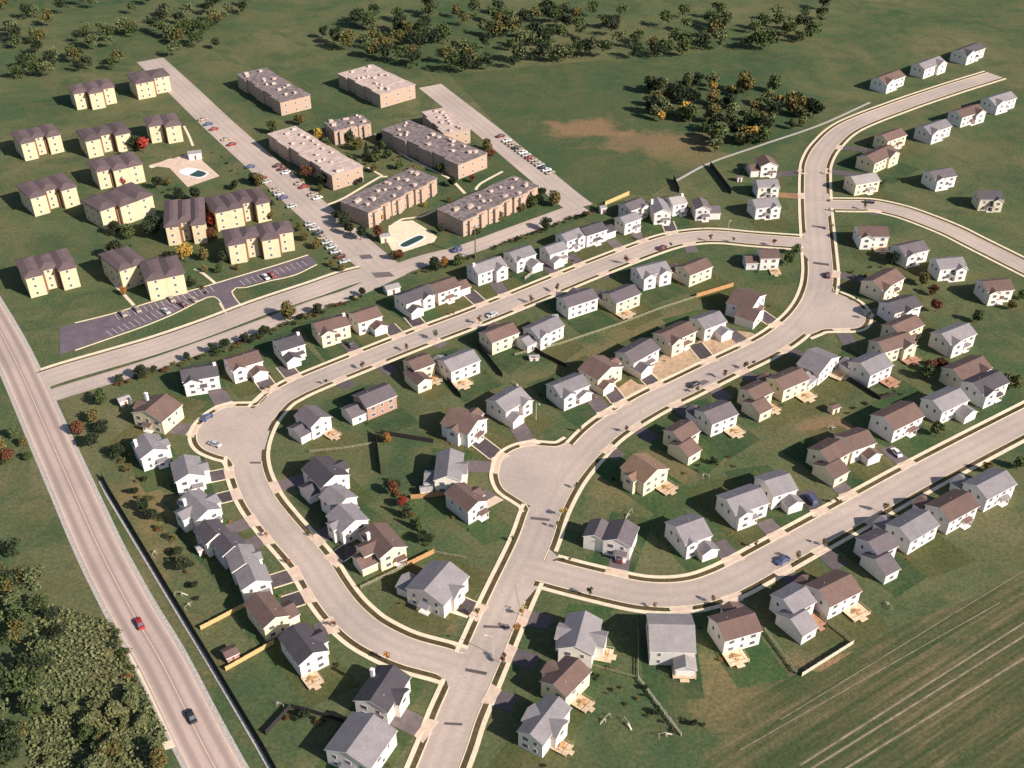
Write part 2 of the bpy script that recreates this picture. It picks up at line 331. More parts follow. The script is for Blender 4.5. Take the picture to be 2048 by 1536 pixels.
PARK = {
 'arterial_north': (cl([(40, 778), (120, 749), (219, 720), (320, 690), (418, 656), (520, 617), (630, 580), (700, 556), (770, 540)]), 5.4),
 'arterial_south': (cl([(40, 815), (120, 786), (219, 756), (320, 724), (418, 689), (520, 652), (630, 611), (700, 588), (770, 556), (800, 542)]), 4.0),
 'parking_street': (cl([(300, 120), (370, 185), (440, 252), (548, 349), (658, 448), (755, 530), (785, 556)]), 7.8),
 'back_lane': (cl([(770, 548), (850, 521), (930, 500), (1020, 467), (1110, 434), (1165, 414)]), 4.6),
 'side_parking': (cl([(860, 172), (915, 215), (975, 262), (1020, 300), (1080, 350), (1130, 392), (1160, 415)]), 6.8),
 'highway': (cl([(-60, 560), (20, 700), (110, 900), (190, 1080), (235, 1170), (272, 1238), (323, 1325), (396, 1471), (470, 1610), (560, 1780)]), 5.6),
}
BULB = {
 'left': [W2(*p) for p in [(536, 794), (512, 812), (458, 815), (433, 824), (409, 843), (396, 861), (395, 881), (408, 898), (436, 910), (458, 917), (472, 938)]],
 'middle': [W2(*p) for p in [(1140, 882), (1114, 894), (1068, 892), (1041, 896), (1020, 905), (1006, 918), (999, 940), (998, 956), (1008, 978), (1034, 996), (1052, 1008), (1060, 1022)]],
 'right': [W2(*p) for p in [(1664, 572), (1670, 586), (1690, 595), (1712, 607), (1726, 622), (1730, 636), (1724, 650), (1705, 657), (1650, 658), (1632, 664), (1612, 672)]],
}
BINT = {'left': [(520, 930), (556, 805)], 'middle': [(1090, 1012), (1150, 905)], 'right': [(1590, 650), (1636, 590)]}
POLYS = []
for k in BULB:
    c = smooth(BULB[k], 1.2); BULB[k] = c
    POLYS.append([(p.x, p.y) for p in c]+[W2(*p) for p in BINT[k]])
FIL = [[(1603, 470), (1612, 462), (1618, 490)], [(1598, 497), (1616, 520), (1624, 490)], [(1654, 384), (1664, 400), (1644, 402)], [(1656, 436), (1668, 423), (1645, 420)],
 [(905, 1290), (925, 1296), (950, 1278), (938, 1318)], [(872, 1349), (893, 1362), (899, 1385), (925, 1350)], [(1098, 1098), (1118, 1116), (1090, 1125)], [(1040, 1215), (1070, 1180), (1094, 1174), (1030, 1170)]]
FILW = [[W2(*p) for p in f] for f in FIL]
def dist_road(p, P):
    best = 1e9
    for i in range(0, len(P)-1):
        a, b = P[i], P[i+1]; ab = b-a; t = max(0, min(1, (p-a).dot(ab)/max(ab.length_squared, 1e-9))); d = (p-a-ab*t).length
        if d < best: best = d
    return best
def on_pave(p, skip=None, slack=0.0):
    for k, (P, hw) in {**ROADS, **PARK}.items():
        if k == skip: continue
        if dist_road(p, P) < hw-slack: return True
    for i, q in enumerate(POLYS+FILW):
        if skip == 'bulb%d' % i: continue
        if pin((p.x, p.y), q): return True
    return False
def ribbon(name, P, o0, o1, z, mat, label, cat, thick=0, skip=None, test=True, gaps=None):
    N = normals(P); v = []; f = []; uv = []; L = 0; q = []
    for i, (p, n) in enumerate(zip(P, N)):
        if i: L += (P[i]-P[i-1]).length
        a = p+n*o0; b = p+n*o1; v += [(a.x, a.y, z), (b.x, b.y, z)]; uv += [(o0, L), (o1, L)]
    nt_ = len(v)
    if thick: v += [(x, y, z-thick) for x, y, _ in v[:nt_]]; uv = uv*2
    for i in range(len(P)-1):
        if test:
            m = (P[i]+P[i+1])*.5+(N[i]+N[i+1])*.25*(o0+o1)
            if on_pave(m, skip, .25): continue
        if gaps:
            m = (P[i]+P[i+1])*.5+(N[i]+N[i+1])*.25*(o0+o1)
            if any((m-gp).length < gr for gp, gr in gaps): continue
        a = 2*i; f.append((a, a+1, a+3, a+2))
        if thick: f.append((a+nt_, a, a+2, a+2+nt_)); f.append((a+1, a+1+nt_, a+3+nt_, a+3))
    if not f: return None
    o = obj(name, mesh(name, v, f, [mat], None, uv)); return tag(o, label, cat, None, 'structure')
DESC = {'upper': 'pinkish grey street curving along the top row and left loop', 'main': 'main pinkish grey street winding from top right to bottom', 'lower': 'street branching right below the centre', 'east': 'short side street leaving toward the upper right edge',
 'arterial_north': 'near lanes of the divided road at left, beside the parking lot', 'arterial_south': 'lanes of the divided road nearest the houses', 'parking_street': 'wide pale street with parked cars at upper left', 'back_lane': 'pale lane behind the top row houses', 'side_parking': 'pale parking street beside the meadow', 'highway': 'two lane highway in the lower left corner'}
for i, (k, (P, hw)) in enumerate({**ROADS, **PARK}.items()):
    ribbon('street' if k in ROADS else 'road', P, -hw, hw, .06+.004*i, M['hwy' if k == 'highway' else 'road'], DESC[k], 'road', test=False)
for i, k in enumerate(BULB):
    sheet('street_bulb', POLYS[i], .102+.004*i, M['roadb'], {'left': 'rounded street bulb at the left bend', 'middle': 'rounded street bulb near the centre', 'right': 'rounded street bulb at the right bend'}[k], 'road')
for i, f in enumerate(FILW): sheet('street_corner', f, .116+.003*i, M['roadb'], 'rounded pavement corner number %s at a street junction' % ['one', 'two', 'three', 'four', 'five', 'six', 'seven', 'eight'][i] if 0 else ['flared corner above the top right junction', 'flared corner below the top right junction', 'flared corner above the east side street', 'flared corner below the east side street', 'flared corner left of the bottom junction', 'flared corner under the bottom junction', 'flared corner above the lower street mouth', 'flared corner below the lower street mouth'][i], 'road')
# ------------------------------------------------------------ driveways: (x1,y1) at the house, (x2,y2) at the pavement, half width m, colour
DRV = [
 (519, 751, 536, 774, 2.7, 'd'), (567, 731, 583, 750, 2.6, 'd'), (776, 651, 796, 672, 2.6, 'd'), (822, 632, 839, 652, 2.6, 'd'), (693, 684, 706, 699, 2.5, 'p'),
 (936, 584, 957, 603, 2.6, 'd'), (432, 780, 446, 806, 3, 'p'), (1088, 526, 1108, 544, 2.6, 'p'), (1334, 443, 1341, 460, 2.6, 'd'), (1268, 462, 1282, 478, 2.4, 'p'), (990, 565, 1003, 582, 2.5, 'p'),
 (1140, 510, 1152, 522, 2.4, 'p'), (1222, 480, 1234, 492, 2.4, 'p'),
 (1210, 768, 1232, 796, 2.7, 'd'), (1280, 742, 1303, 764, 2.6, 'd'), (1176, 784, 1199, 812, 2.9, 'p'), (1390, 688, 1410, 712, 2.7, 'd'), (1512, 622, 1541, 642, 2.7, 'd'), (1455, 660, 1476, 676, 2.6, 'p'), (1030, 845, 1045, 868, 2.9, 'p'), (950, 878, 985, 905, 2.7, 'd'),
 (932, 932, 972, 934, 2.8, 'p'), (960, 985, 982, 1003, 2.7, 'p'), (896, 1198, 940, 1217, 2.7, 'd'), (706, 1094, 664, 1122, 2.6, 'd'), (676, 1054, 641, 1074, 2.7, 'p'), (610, 958, 575, 968, 2.6, 'p'),
 (407, 957, 456, 947, 2.6, 'd'), (428, 1000, 468, 990, 2.4, 'd'), (455, 1060, 484, 1050, 2.4, 'p'), (492, 1092, 528, 1079, 2.6, 'p'), (542, 1164, 580, 1152, 2.6, 'd'), (566, 1208, 606, 1195, 2.6, 'd'), (632, 1262, 662, 1252, 2.6, 'p'), (790, 1430, 842, 1455, 3, 'p'), (340, 855, 392, 862, 3.0, 'p'),
 (1248, 1095, 1236, 1138, 2.9, 'p'), (1434, 1084, 1459, 1113, 2.8, 'p'), (1527, 1042, 1556, 1072, 2.8, 'p'), (1608, 982, 1636, 1018, 2.8, 'p'), (1664, 958, 1690, 984, 2.8, 'p'), (1772, 895, 1800, 918, 2.8, 'p'),
 (1370, 1250, 1364, 1226, 2.7, 'p'), (1485, 1230, 1470, 1206, 2.6, 'p'), (1602, 1178, 1577, 1152, 2.6, 'p'), (1680, 1135, 1652, 1110, 2.6, 'p'), (1785, 1070, 1752, 1045, 2.6, 'p'),
 (1100, 1245, 1065, 1238, 2.6, 'p'), (1075, 1325, 1030, 1312, 2.6, 'p'), (1030, 1410, 995, 1396, 2.6, 'p'),
 (1165, 865+25, 1200, 875, .1, 'x'), (1310, 880, 1282, 862, 2.6, 'p'), (1385, 835, 1354, 812, 2.6, 'p'), (1455, 800, 1428, 778, 2.6, 'p'), (1520, 768, 1490, 748, 2.6, 'p'), (1615, 715, 1580, 702, 2.6, 'p'), (1700, 690, 1690, 672, 2.8, 'p'), (1240, 915, 1222, 903, 2.4, 'p'),
 (785, 745, 758, 727, 2.5, 'p'), (700, 775, 675, 756, 2.5, 'p'), (888, 692, 862, 680, 2.4, 'p'), (970, 655, 945, 648, 2.4, 'p'), (1048, 622, 1030, 614, 2.4, 'p'), (1125, 590, 1103, 583, 2.4, 'p'), (1218, 555, 1202, 544, 2.4, 'p'), (1275, 525, 1262, 520, 2.4, 'p'), (1385, 505, 1380, 493, 2.5, 'p'),
 (1555, 390, 1596, 392, 2.6, 'm'), (1550, 350, 1596, 345, 2.4, 'p'), (1715, 350, 1675, 345, 2.6, 'p'), (1745, 430, 1748, 424, 2.6, 'p'), (1730, 560, 1687, 552, 2.6, 'p'), (1775, 620, 1745, 625, 2.6, 'p'), (1735, 300, 1690, 296, 2.4, 'p'),
]
GAPS = []
allroads = list(ROADS.values())
oddn = 0
DRVOUT = []
for (x1, y1, x2, y2, hw, c) in DRV:
    if c == 'x': continue
    a = Vector(W2(x1, y1)); b = Vector(W2(x2, y2)); d = (b-a).normalized(); n = Vector((-d.y, d.x))
    # walk until pavement of the street
    e = b.copy(); st = 0
    while not on_pave(e) and st < 40: e += d*.25; st += 1
    if st >= 40: e = b+d*2
    s = e-d*3.1                                  # outer edge of the sidewalk
    for q in (0, 1, 2, 3): GAPS.append((e-d*(.2+.8*q), hw+.35))
    DRVOUT.append((a, s, e, d, n, hw, c))
for i, (a, s, e, d, n, hw, c) in enumerate(DRVOUT):
    z = .05; P = [a+n*hw, a-n*hw, s-n*hw, s+n*hw]
    if (s-a).dot(d) < .5: P = None
    if P:
        o = obj('driveway', mesh('driveway', [(p.x, p.y, .09) for p in P]+[(p.x, p.y, 0) for p in P], [(0, 1, 2, 3), (1, 0, 4, 5), (2, 1, 5, 6), (3, 2, 6, 7), (0, 3, 7, 4)], [M[{'d': 'drive', 'p': 'drivepale', 'm': 'redearth'}[c]]]))
        o['kind'] = 'structure'; DRVOUT[i] = DRVOUT[i]+(o,)
        if c == 'd':
            for sg in (-1, 1):
                q0 = a+n*sg*hw; q1 = a+n*sg*(hw+.35); q2 = s+n*sg*(hw+.35); q3 = s+n*sg*hw
                k = obj('driveway_edging', mesh('edging', [(p.x, p.y, .12) for p in (q0, q1, q2, q3)]+[(p.x, p.y, 0) for p in (q0, q1, q2, q3)], [(0, 1, 2, 3), (1, 0, 4, 5), (2, 1, 5, 6), (3, 2, 6, 7), (0, 3, 7, 4)], [M['conc']])); k.parent = o
    P = [s+n*hw*1.0, s-n*hw*1.0, e-n*(hw+.7)-d*.0, e+n*(hw+.7)]
    k = obj('driveway_apron', mesh('apron', [(P[0].x, P[0].y, .175), (P[1].x, P[1].y, .175), (P[2].x, P[2].y, .150), (P[3].x, P[3].y, .150)], [(0, 1, 2, 3)], [M['apron']]))
    k['kind'] = 'structure'; k['category'] = 'driveway'; DRVOUT[i] = DRVOUT[i]+(k,)
# extra apron gaps only in the verge are already covered by the driveways
SIDE = {('upper', 1): 'inner', ('upper', -1): 'outer', ('main', 1): 'right hand', ('main', -1): 'left hand', ('lower', 1): 'far', ('lower', -1): 'near', ('east', 1): 'far', ('east', -1): 'near'}
si = 0
RN = {'upper': 'upper loop street', 'main': 'main winding street', 'lower': 'lower branching street', 'east': 'east side street'}
for k, (P, hw) in ROADS.items():
    for s in (1, -1):
        sd_ = SIDE[(k, s)]
        ribbon('parkway', P, s*(hw+.28), s*(hw+1.75), .125+si*.0015, M['verge'], 'dry grass strip between kerb and sidewalk, %s side of %s' % (sd_, RN[k]), 'grass strip', .1, k, True, GAPS)
        ribbon('kerb', P, s*hw, s*(hw+.3), .150+si*.0015, M['conc'], 'pale kerb on the %s side of the %s' % (sd_, RN[k]), 'kerb', .12, k)
        ribbon('sidewalk', P, s*(hw+1.75), s*(hw+2.95), .160+si*.0015, M['conc'], 'pale concrete sidewalk on the %s side of the %s' % (sd_, RN[k]), 'sidewalk', .13, k)
        si += 1
for i, (k, s) in enumerate((('left', -1), ('middle', -1), ('right', 1))):
    P = BULB[k]; sk = 'bulb%d' % i
    s = 1 if not pin(tuple(P[len(P)//2]+normals(P)[len(P)//2]*1.0), POLYS[i]) else -1
    ribbon('parkway', P, s*.28, s*1.75, .125+si*.0015, M['verge'], 'grass strip around the %s street bulb' % k, 'grass strip', .1, sk, True, GAPS)
    ribbon('kerb', P, 0, s*.3, .150+si*.0015, M['conc'], 'pale kerb around the %s street bulb' % k, 'kerb', .12, sk)
    ribbon('sidewalk', P, s*1.75, s*2.95, .160+si*.0015, M['conc'], 'pale sidewalk around the %s street bulb' % k, 'sidewalk', .13, sk)
    si += 1
# sidewalk of the divided road, median is lawn; kerbs and edge lines
P, hw = PARK['arterial_north']
ribbon('sidewalk', P, hw+.8, hw+2.3, .15, M['conc'], 'long pale sidewalk between the parking lot and the divided road', 'sidewalk', .12)
ribbon('parkway', P, hw+.1, hw+.8, .12, M['verge'], 'thin dry strip beside the divided road', 'grass strip', .1)
P, hw = PARK['highway']
for j, (o0, lab) in enumerate(((-hw+.5, 'white edge line on the left of the highway'), (hw-.65, 'white edge line on the right of the highway'), (-.07, 'centre line of the highway'))):
    ribbon('edge_line', P, o0, o0+.16, .12+.004*j, M['conc'], lab, 'road marking', test=False)
ribbon('shoulder', P, hw, hw+1.1, .05, M['gravel'], 'gravel shoulder on the house side of the highway', 'shoulder', test=False)
ribbon('shoulder', P, -hw-1.0, -hw, .05, M['gravel'], 'gravel shoulder on the wood side of the highway', 'shoulder', test=False)
# farm track joining the highway at the bottom, thin paths
def path(px, w_, z, mat, label, name='path', cat='path'):
    return ribbon(name, smooth([W2(*p) for p in px], 3), -w_/2, w_/2, z, M[mat], label, cat, .04, None, False)
path([(300, 1500), (345, 1488), (380, 1468)], 2.4, .055, 'conc', 'pale track meeting the highway at the bottom')
path([(245, 1256), (262, 1310), (292, 1368), (330, 1448), (352, 1490)], .9, .058, 'conc', 'thin pale path along the wood side of the highway')
path([(1352, 362), (1420, 326), (1520, 291), (1640, 250), (1740, 205)], 1.4, .06, 'gravel', 'pale footpath along the meadow edge by the wood')
path([(445, 640), (453, 630), (440, 606)], 1.0, .07, 'conc', 'kerbed walk at the left of the parking lot entrance')
path([(219, 555), (240, 580), (268, 611)], 1.3, .06, 'conc', 'narrow white walk left of the yellow apartments')
path([(389, 538), (405, 546), (430, 566)], 1.2, .06, 'conc', 'short white walk beside the golden tree')
path([(654, 410), (690, 395), (760, 354), (775, 353)], 1.4, .06, 'conc', 'pale walk above the middle brick block')
path([(750, 268), (775, 288), (810, 312), (860, 338), (900, 358), (930, 387)], 1.4, .064, 'conc', 'long diagonal walk between the brick blocks')
path([(735, 335), (765, 352)], 1.2, .06, 'conc', 'short walk beside the pink roofed block')
path([(800, 262), (775, 276)], 1.3, .06, 'conc', 'short walk at the end of the large brick block')
path([(783, 452), (805, 438), (840, 434), (872, 420)], 1.3, .06, 'conc', 'curved walk above the lower pool')
path([(952, 380), (960, 368), (1005, 343)], 1.3, .06, 'conc', 'curved walk behind the right brick block')
path([(1000, 425), (1030, 418), (1062, 408)], 1.2, .06, 'conc', 'pale walk in front of the right brick block')
path([(368, 252), (378, 272), (386, 292)], 1.2, .06, 'conc', 'white walk beside the top yellow apartments')
path([(840, 1205), (885, 1218), (935, 1235)], .7, .08, 'conc', 'narrow white edging below the corner house')
path([(300, 335), (345, 318)], 2.6, .058, 'conc', 'pale walk to the upper pool deck')
# parking lot
sheet('parking_lot', [W2(*p) for p in [(120, 655), (219, 631), (300, 607), (400, 578), (440, 566), (500, 548), (560, 530), (618, 511), (634, 527), (590, 548), (540, 560), (492, 572), (466, 578), (463, 585), (484, 614), (452, 626), (436, 598), (420, 594), (405, 599), (350, 625), (290, 650), (219, 675), (120, 710)]], .08, M['tar'], 'purple grey parking lot below the yellow apartments', 'parking lot')
def kerbline(px, label):
    P = smooth([W2(*p) for p in px], 1.5); ribbon('kerb', P, -.25, .25, .14, M['conc'], label, 'kerb', .13, None, False)
kerbline([(150, 701), (219, 677), (290, 652), (350, 627), (403, 600), (420, 594), (436, 598), (452, 626)], 'pale kerb along the near edge of the parking lot')
kerbline([(634, 529), (590, 550), (540, 562), (492, 575), (472, 576), (464, 583), (470, 596), (484, 613)], 'pale kerb round the right half of the parking lot')
kerbline([(150, 646), (219, 629), (300, 605), (400, 576), (440, 564), (500, 546), (560, 528), (616, 510)], 'pale kerb along the far edge of the parking lot')
# bay lines
bl = MB()
for (p0, p1, n_) in (((225, 672), (400, 601), 16), ((490, 571), (625, 528), 12), ((230, 629), (430, 570), 18)):
    a = W(*p0); b = W(*p1); d = (b-a).normalized(); nn = Vector((-d.y, d.x, 0)); nn = nn if p0[1] > 640 or p0[0] > 400 else -nn
    for i in range(n_):
        c = a+(b-a)*(i/n_); bl.face([tuple((c+q)[:2])+(.088,) for q in (d*.06, -d*.06, nn*4.8-d*.06, nn*4.8+d*.06)])
tag(obj('bay_lines', bl.me('bay_lines', [M['trim']])), 'white bay lines painted on the parking lot', 'road marking', None, 'structure')
# ------------------------------------------------------------ pools
def pool(name, deckpx, c, L, Wd, ang, cover, label, clabel):
    pts = [W2(*p) for p in deckpx]
    sheet('pool_deck', pts, .09, M['conc' if not cover else 'apron'], label, 'pool deck', .08)
    o = empty('swimming_pool', W(*c), ang); tag(o, clabel, 'pool')
    b = MB(); n = 20
    ell = [(L*(abs(cos(t))**.6)*(1 if cos(t) > 0 else -1), Wd*(abs(sin(t))**.6)*(1 if sin(t) > 0 else -1)) for t in [2*pi*i/n for i in range(n)]]
    for i in range(n):
        j = (i+1) % n; a, d = ell[i], ell[j]; k = 1.0+.9/L; k2 = 1.0+.9/Wd
        b.face([(a[0], a[1], .2), (d[0], d[1], .2), (d[0]*k, d[1]*k2, .2), (a[0]*k, a[1]*k2, .2)])
        b.face([(a[0]*k, a[1]*k2, .2), (d[0]*k, d[1]*k2, .2), (d[0]*k, d[1]*k2, .09), (a[0]*k, a[1]*k2, .09)])
        b.face([(d[0], d[1], .2), (a[0], a[1], .2), (a[0], a[1], .13), (d[0], d[1], .13)])
    obj('coping', b.me('coping', [M['trim']]), o)
    obj('water', mesh('water', [(x, y, .13) for x, y in ell], [tuple(range(n))], [M['water']]), o)
    if cover:
        h = [(x, y, .22) for x, y in ell if x < L*.35]+[]
        obj('pool_cover', mesh('pool_cover', h, [tuple(range(len(h)))], [M['cover']]), o)
pool('p', [(297, 331), (345, 318), (385, 305), (400, 312), (405, 322), (439, 352), (375, 374), (339, 336)], (387, 346), 6.5, 3.2, -.5, True, 'pale paved deck around the covered pool', 'oval pool half under a white cover, left')
pool('p', [(777, 452), (800, 443), (825, 441), (850, 456), (874, 474), (868, 484), (800, 506), (785, 503), (777, 488)], (824, 483), 6.2, 2.0, .85, False, 'tan paved deck around the long dark pool', 'long dark pool edged in white')
# ------------------------------------------------------------ buildings
def wmesh(w_, h_):
    b = MB(); b.box(-w_/2-.1, w_/2+.1, -.05, .04, -h_/2-.1, h_/2+.1); f = b.me('window', [M['trim']])
    b = MB(); b.box(-w_/2, w_/2, -.07, -.045, -h_/2, h_/2); p = b.me('pane', [M['glass']]); return f, p
WM = {'s': wmesh(.85, 1.15), 'b': wmesh(1.5, 1.15), 'a': wmesh(.95, 1.05)}
def window(par, k, x, y, z, rz):
    f = obj('window', WM[k][0], par, (x, y, z), rz); obj('pane', WM[k][1], f); return f
gd = {}
def garage_door(par, w_, x, y, rz):
    key = round(w_, 1)
    if key not in gd:
        b = MB(); b.box(-w_/2-.12, w_/2+.12, -.03, .03, 0, 2.35, 1)
        for i in range(4): b.box(-w_/2, w_/2, -.07, -.03, .03+i*.56, .03+i*.56+.53, 0)
        gd[key] = b.me('garage_door', [M['garage'], M['trim']])
    obj('garage_door', gd[key], par, (x, y, 0.05), rz)
b = MB(); b.box(-.55, .55, -.04, .03, 0, 2.2, 1); b.box(-.45, .45, -.08, -.04, 0, 2.1, 0); DOORM = b.me('door', [M['doorp'], M['trim']])
def block(wb, rb, x0, x1, y0, y1, eave, axis, slope=.46, oh=.4):
    """one gabled volume: walls into wb, roof into rb; ridge along axis"""
    if axis == 'x': a0, a1, e0, e1 = y0, y1, x0, x1
    else: a0, a1, e0, e1 = x0, x1, y0, y1
    mid = (a0+a1)/2; rise = (a1-a0)/2*slope; ax = 'x' if axis == 'x' else 'y'
    wb.prism([(a0, 0), (a1, 0), (a1, eave), (mid, eave+rise), (a0, eave)], e0, e1, ax)
    t = .24; lo = eave-oh*slope+.03; r = eave+rise+.03
    prof = [(a0-oh, lo), (a0-oh, lo+t), (mid, r+t), (a1+oh, lo+t), (a1+oh, lo), (mid, r)]
    rb.prism(prof, e0-.3, e1+.3, ax, 0, [1, 0, 0, 1, 1, 1, 1])
    return eave+rise
NICK = []   # (x, y, nick)
ORD = ['first', 'second', 'third', 'fourth', 'fifth', 'sixth', 'seventh', 'eighth', 'ninth', 'tenth', 'eleventh', 'twelfth', 'thirteenth', 'fourteenth', 'fifteenth', 'sixteenth', 'seventeenth']
ROWS = {'N': 'north of the upper street', 'M': 'south of the upper street', 'P': 'north of the middle street', 'Q': 'south of the middle street', 'R': 'north of the lower street', 'B': 'south of the lower street', 'W': 'west of the left loop', 'I': 'inside the left loop', 'T': 'beside the top road', 'E': 'at the right edge', 'S': 'beside the bottom junction'}
WN = {'w': 'white', 'c': 'cream', 'k': 'brick', 's': 'pale grey', 't': 'tan'}
EAVE = 5.3
def house(row, i, n, A, B, D, roof, wall, ridge, wings='', ex='', z=EAVE, ordtxt=None):
    a = W(*A, z); bb = W(*B, z); u = Vector((bb.x-a.x, bb.y-a.y)); L = u.length; ang = atan2(u.y, u.x)
    near = 'f' not in ex
    # face of the house whose eave was surveyed is 0.4 m outside the wall
    root = empty('house', (a.x, a.y, 0), ang)
    wb, rb = MB(), MB(); gw, gr = MB(), MB()
    top = block(wb, rb, .3, L-.3, .3, D, z, 'x' if ridge == 'u' else 'y', .46 if ridge == 'u' else min(.46, 5.2/(L)))
    cov = []; gdoors = []
    for wg in wings.split():
        kk = wg[:2]; sz = float(wg[2:]) if len(wg) > 2 else None
        if kk in ('gl', 'gr'):          # one-storey garage wing toward the near side
            p = sz or 3.8; f0, f1 = ((.0, .46) if kk == 'gl' else (.54, 1.0)); x0, x1 = L*f0+.25, L*f1-.25
            if x1-x0 < 5.2: x0, x1 = (x0, x0+5.2) if kk == 'gl' else (x1-5.2, x1)
            block(gw, gr, x0+.02, x1-.02, -p, 1.2, 2.9, 'y', .5, .35); cov.append((x0, x1)); gdoors.append(((x0+x1)/2, -p, 0, min(4.8, x1-x0-.7)))
        elif kk in ('cl', 'cr', 'cm'):  # two-storey cross gable
            p = sz or 1.2; f0, f1 = {'cl': (.02, .46), 'cr': (.54, .98), 'cm': (.3, .7)}[kk]; x0, x1 = L*f0+.32, L*f1-.32
            block(wb, rb, x0, x1, -p, D*.5, z-.25, 'y', .5, .35); cov.append((x0, x1))
            window(root, 'b', (x0+x1)/2, -p, 4.0, 0); window(root, 'b', (x0+x1)/2, -p, 1.5, 0)
        elif kk in ('xr', 'xl'):        # cross gable through the side of a ridge-v house
            p = sz or 1.6; y0, y1 = D*.3, D*.72
            x0, x1 = (L*.5, L+p) if kk == 'xr' else (-p, L*.5)
            block(wb, rb, x0, x1, y0, y1, z-.3, 'x', .5, .35); window(root, 'b', L+p if kk == 'xr' else -p, (y0+y1)/2, 3.9, pi/2 if kk == 'xr' else -pi/2)
        elif kk in ('yr', 'yl'):        # one-storey garage out of the side of a ridge-v house
            p = sz or 4.5; y0, y1 = D*.12, D*.12+6.0
            x0, x1 = (L-1.5, L+p) if kk == 'yr' else (-p, 1.5)
            block(gw, gr, x0, x1, y0, y1, 2.9, 'x', .5, .35); gdoors.append((L+p if kk == 'yr' else -p, (y0+y1)/2, pi/2 if kk == 'yr' else -pi/2, 4.6))
        elif kk in ('bl', 'br'):        # garage wing on the far side
            p = sz or 4.0; f0, f1 = ((.0, .46) if kk == 'bl' else (.54, 1.0)); x0, x1 = L*f0+.25, L*f1-.25
            block(gw, gr, x0+.02, x1-.02, D-1, D+p, 2.9, 'y', .5, .35); gdoors.append(((x0+x1)/2, D+p, pi, min(4.8, x1-x0-.7)))
        elif kk in ('sl', 'sr'):        # lower side wing, ridge parallel
            p = sz or 5.5; x0, x1 = (.35-p, .5) if kk == 'sl' else (L-.5, L+p-.35)
            block(wb if 'h' in ex else gw, rb if 'h' in ex else gr, x0, x1, .9, D-1.0, 4.6 if 'h' in ex else 3.0, 'x' if 'v' not in ex else 'y', .46, .35)
            if 'h' not in ex: gdoors.append(((x0+x1)/2, .9 if near else D-1.0, 0 if near else pi, min(4.8, p-1.2)))
            window(root, 's', (x0+x1)/2, (.9 if not near else D-1.0), 1.5, 0 if not near else pi)
        elif kk in ('ll', 'lr'):        # full second volume stepping toward the viewer
            p = sz or 5.0; f0, f1 = ((-.28, .42) if kk == 'll' else (.58, 1.28)); x0, x1 = L*f0, L*f1
            block(gw, gr, x0+.3, x1-.3, -p, D*.45, 3.6, 'x' if 'x' in ex else 'y', .46, .35); cov.append((x0, x1)); window(root, 'b', (x0+x1)/2, -p, 1.6, 0)
    rm = [M['roof'+roof], M['trim']]
    obj('wall', wb.me('wall', [M[wall]]), root); ro = obj('roof', rb.me('roof', rm), root)
    if gw.f: obj('garage_wall', gw.me('garage_wall', [M[wall if wall != 'k' else 'w']]), root); obj('garage_roof', gr.me('garage_roof', rm), root)
    for x, y, rz, w_ in gdoors: garage_door(root, w_, x, y, rz)
    # windows on all four sides
    nw = max(2, int(L//3.2))
    for q in range(nw):
        x = .9+(L-1.8)*(q+.5)/nw
        for zz in (4.05, 1.5):
            if not any(c0-.6 < x < c1+.6 for c0, c1 in cov) or (zz > 3 and any(c0-.6 < x < c1+.6 and False for c0, c1 in cov)):
                if zz < 3 and q == nw//2 and near and not ('D' in ex or 'r' in ex or 'd' in ex):
                    obj('door', DOORM, root, (x, .3, .1))
                    pm = MB(); pm.box(x-1.5, x+1.5, -1.3, .29, 0, .18); pm.box(x-1.4, x-1.28, -1.2, -1.08, .18, 2.5); pm.box(x+1.28, x+1.4, -1.2, -1.08, .18, 2.5); obj('porch', pm.me('porch', [M['trim']]), root)
                    pm = MB(); pm.prism([(-1.5, 2.5), (-1.5, 2.62), (.28, 3.1), (.28, 2.98)], x-1.7, x+1.7, 'x', 0, [1, 0, 1, 1, 1]); obj('porch_roof', pm.me('porch_roof', [M['roof'+roof], M['trim']]), root); continue
                window(root, 's' if (q+i) % 2 else 'b', x, .3, zz, 0)
    for q in range(2):
        x = L*(.3+.4*q)
        window(root, 's', x, D, 4.05, pi)
        window(root, 's', .3, D*(.35+.35*q), 4.05, -pi/2)
        window(root, 's' if q else 'b', L-.3, D*(.35+.35*q), 4.05, pi/2)
    window(root, 's', L-.3, D*.5, 1.5, pi/2)
    b = MB()
    for q in range(1):
        vx = L*(.35+.22*(i % 2))+random.uniform(-.5, .5) if ridge == 'u' else L*.5+L*.2; vy = D*.5+D*.18 if ridge == 'u' else D*(.3+.2*q)
        zz = top-abs((vy-D*.5) if ridge == 'u' else (vx-L*.5))*.46; b.tube((vx, vy, zz-.2), (vx, vy, zz+.45), .12, .12, 6)
    obj('roof_vent', b.me('roof_vent', [M['steel']]), ro)
    if 'k' in ex or 'K' in ex:
        x = L-.9 if 'K' in ex else .9; y = D*.5 if ridge == 'u' else D*.7
        b = MB(); b.box(x-.45, x+.45, y-.4, y+.4, z-.5, top+.9); b.box(x-.55, x+.55, y-.5, y+.5, top+.9, top+1.05)
        obj('chimney', b.me('chimney', [M['trim']]), ro)
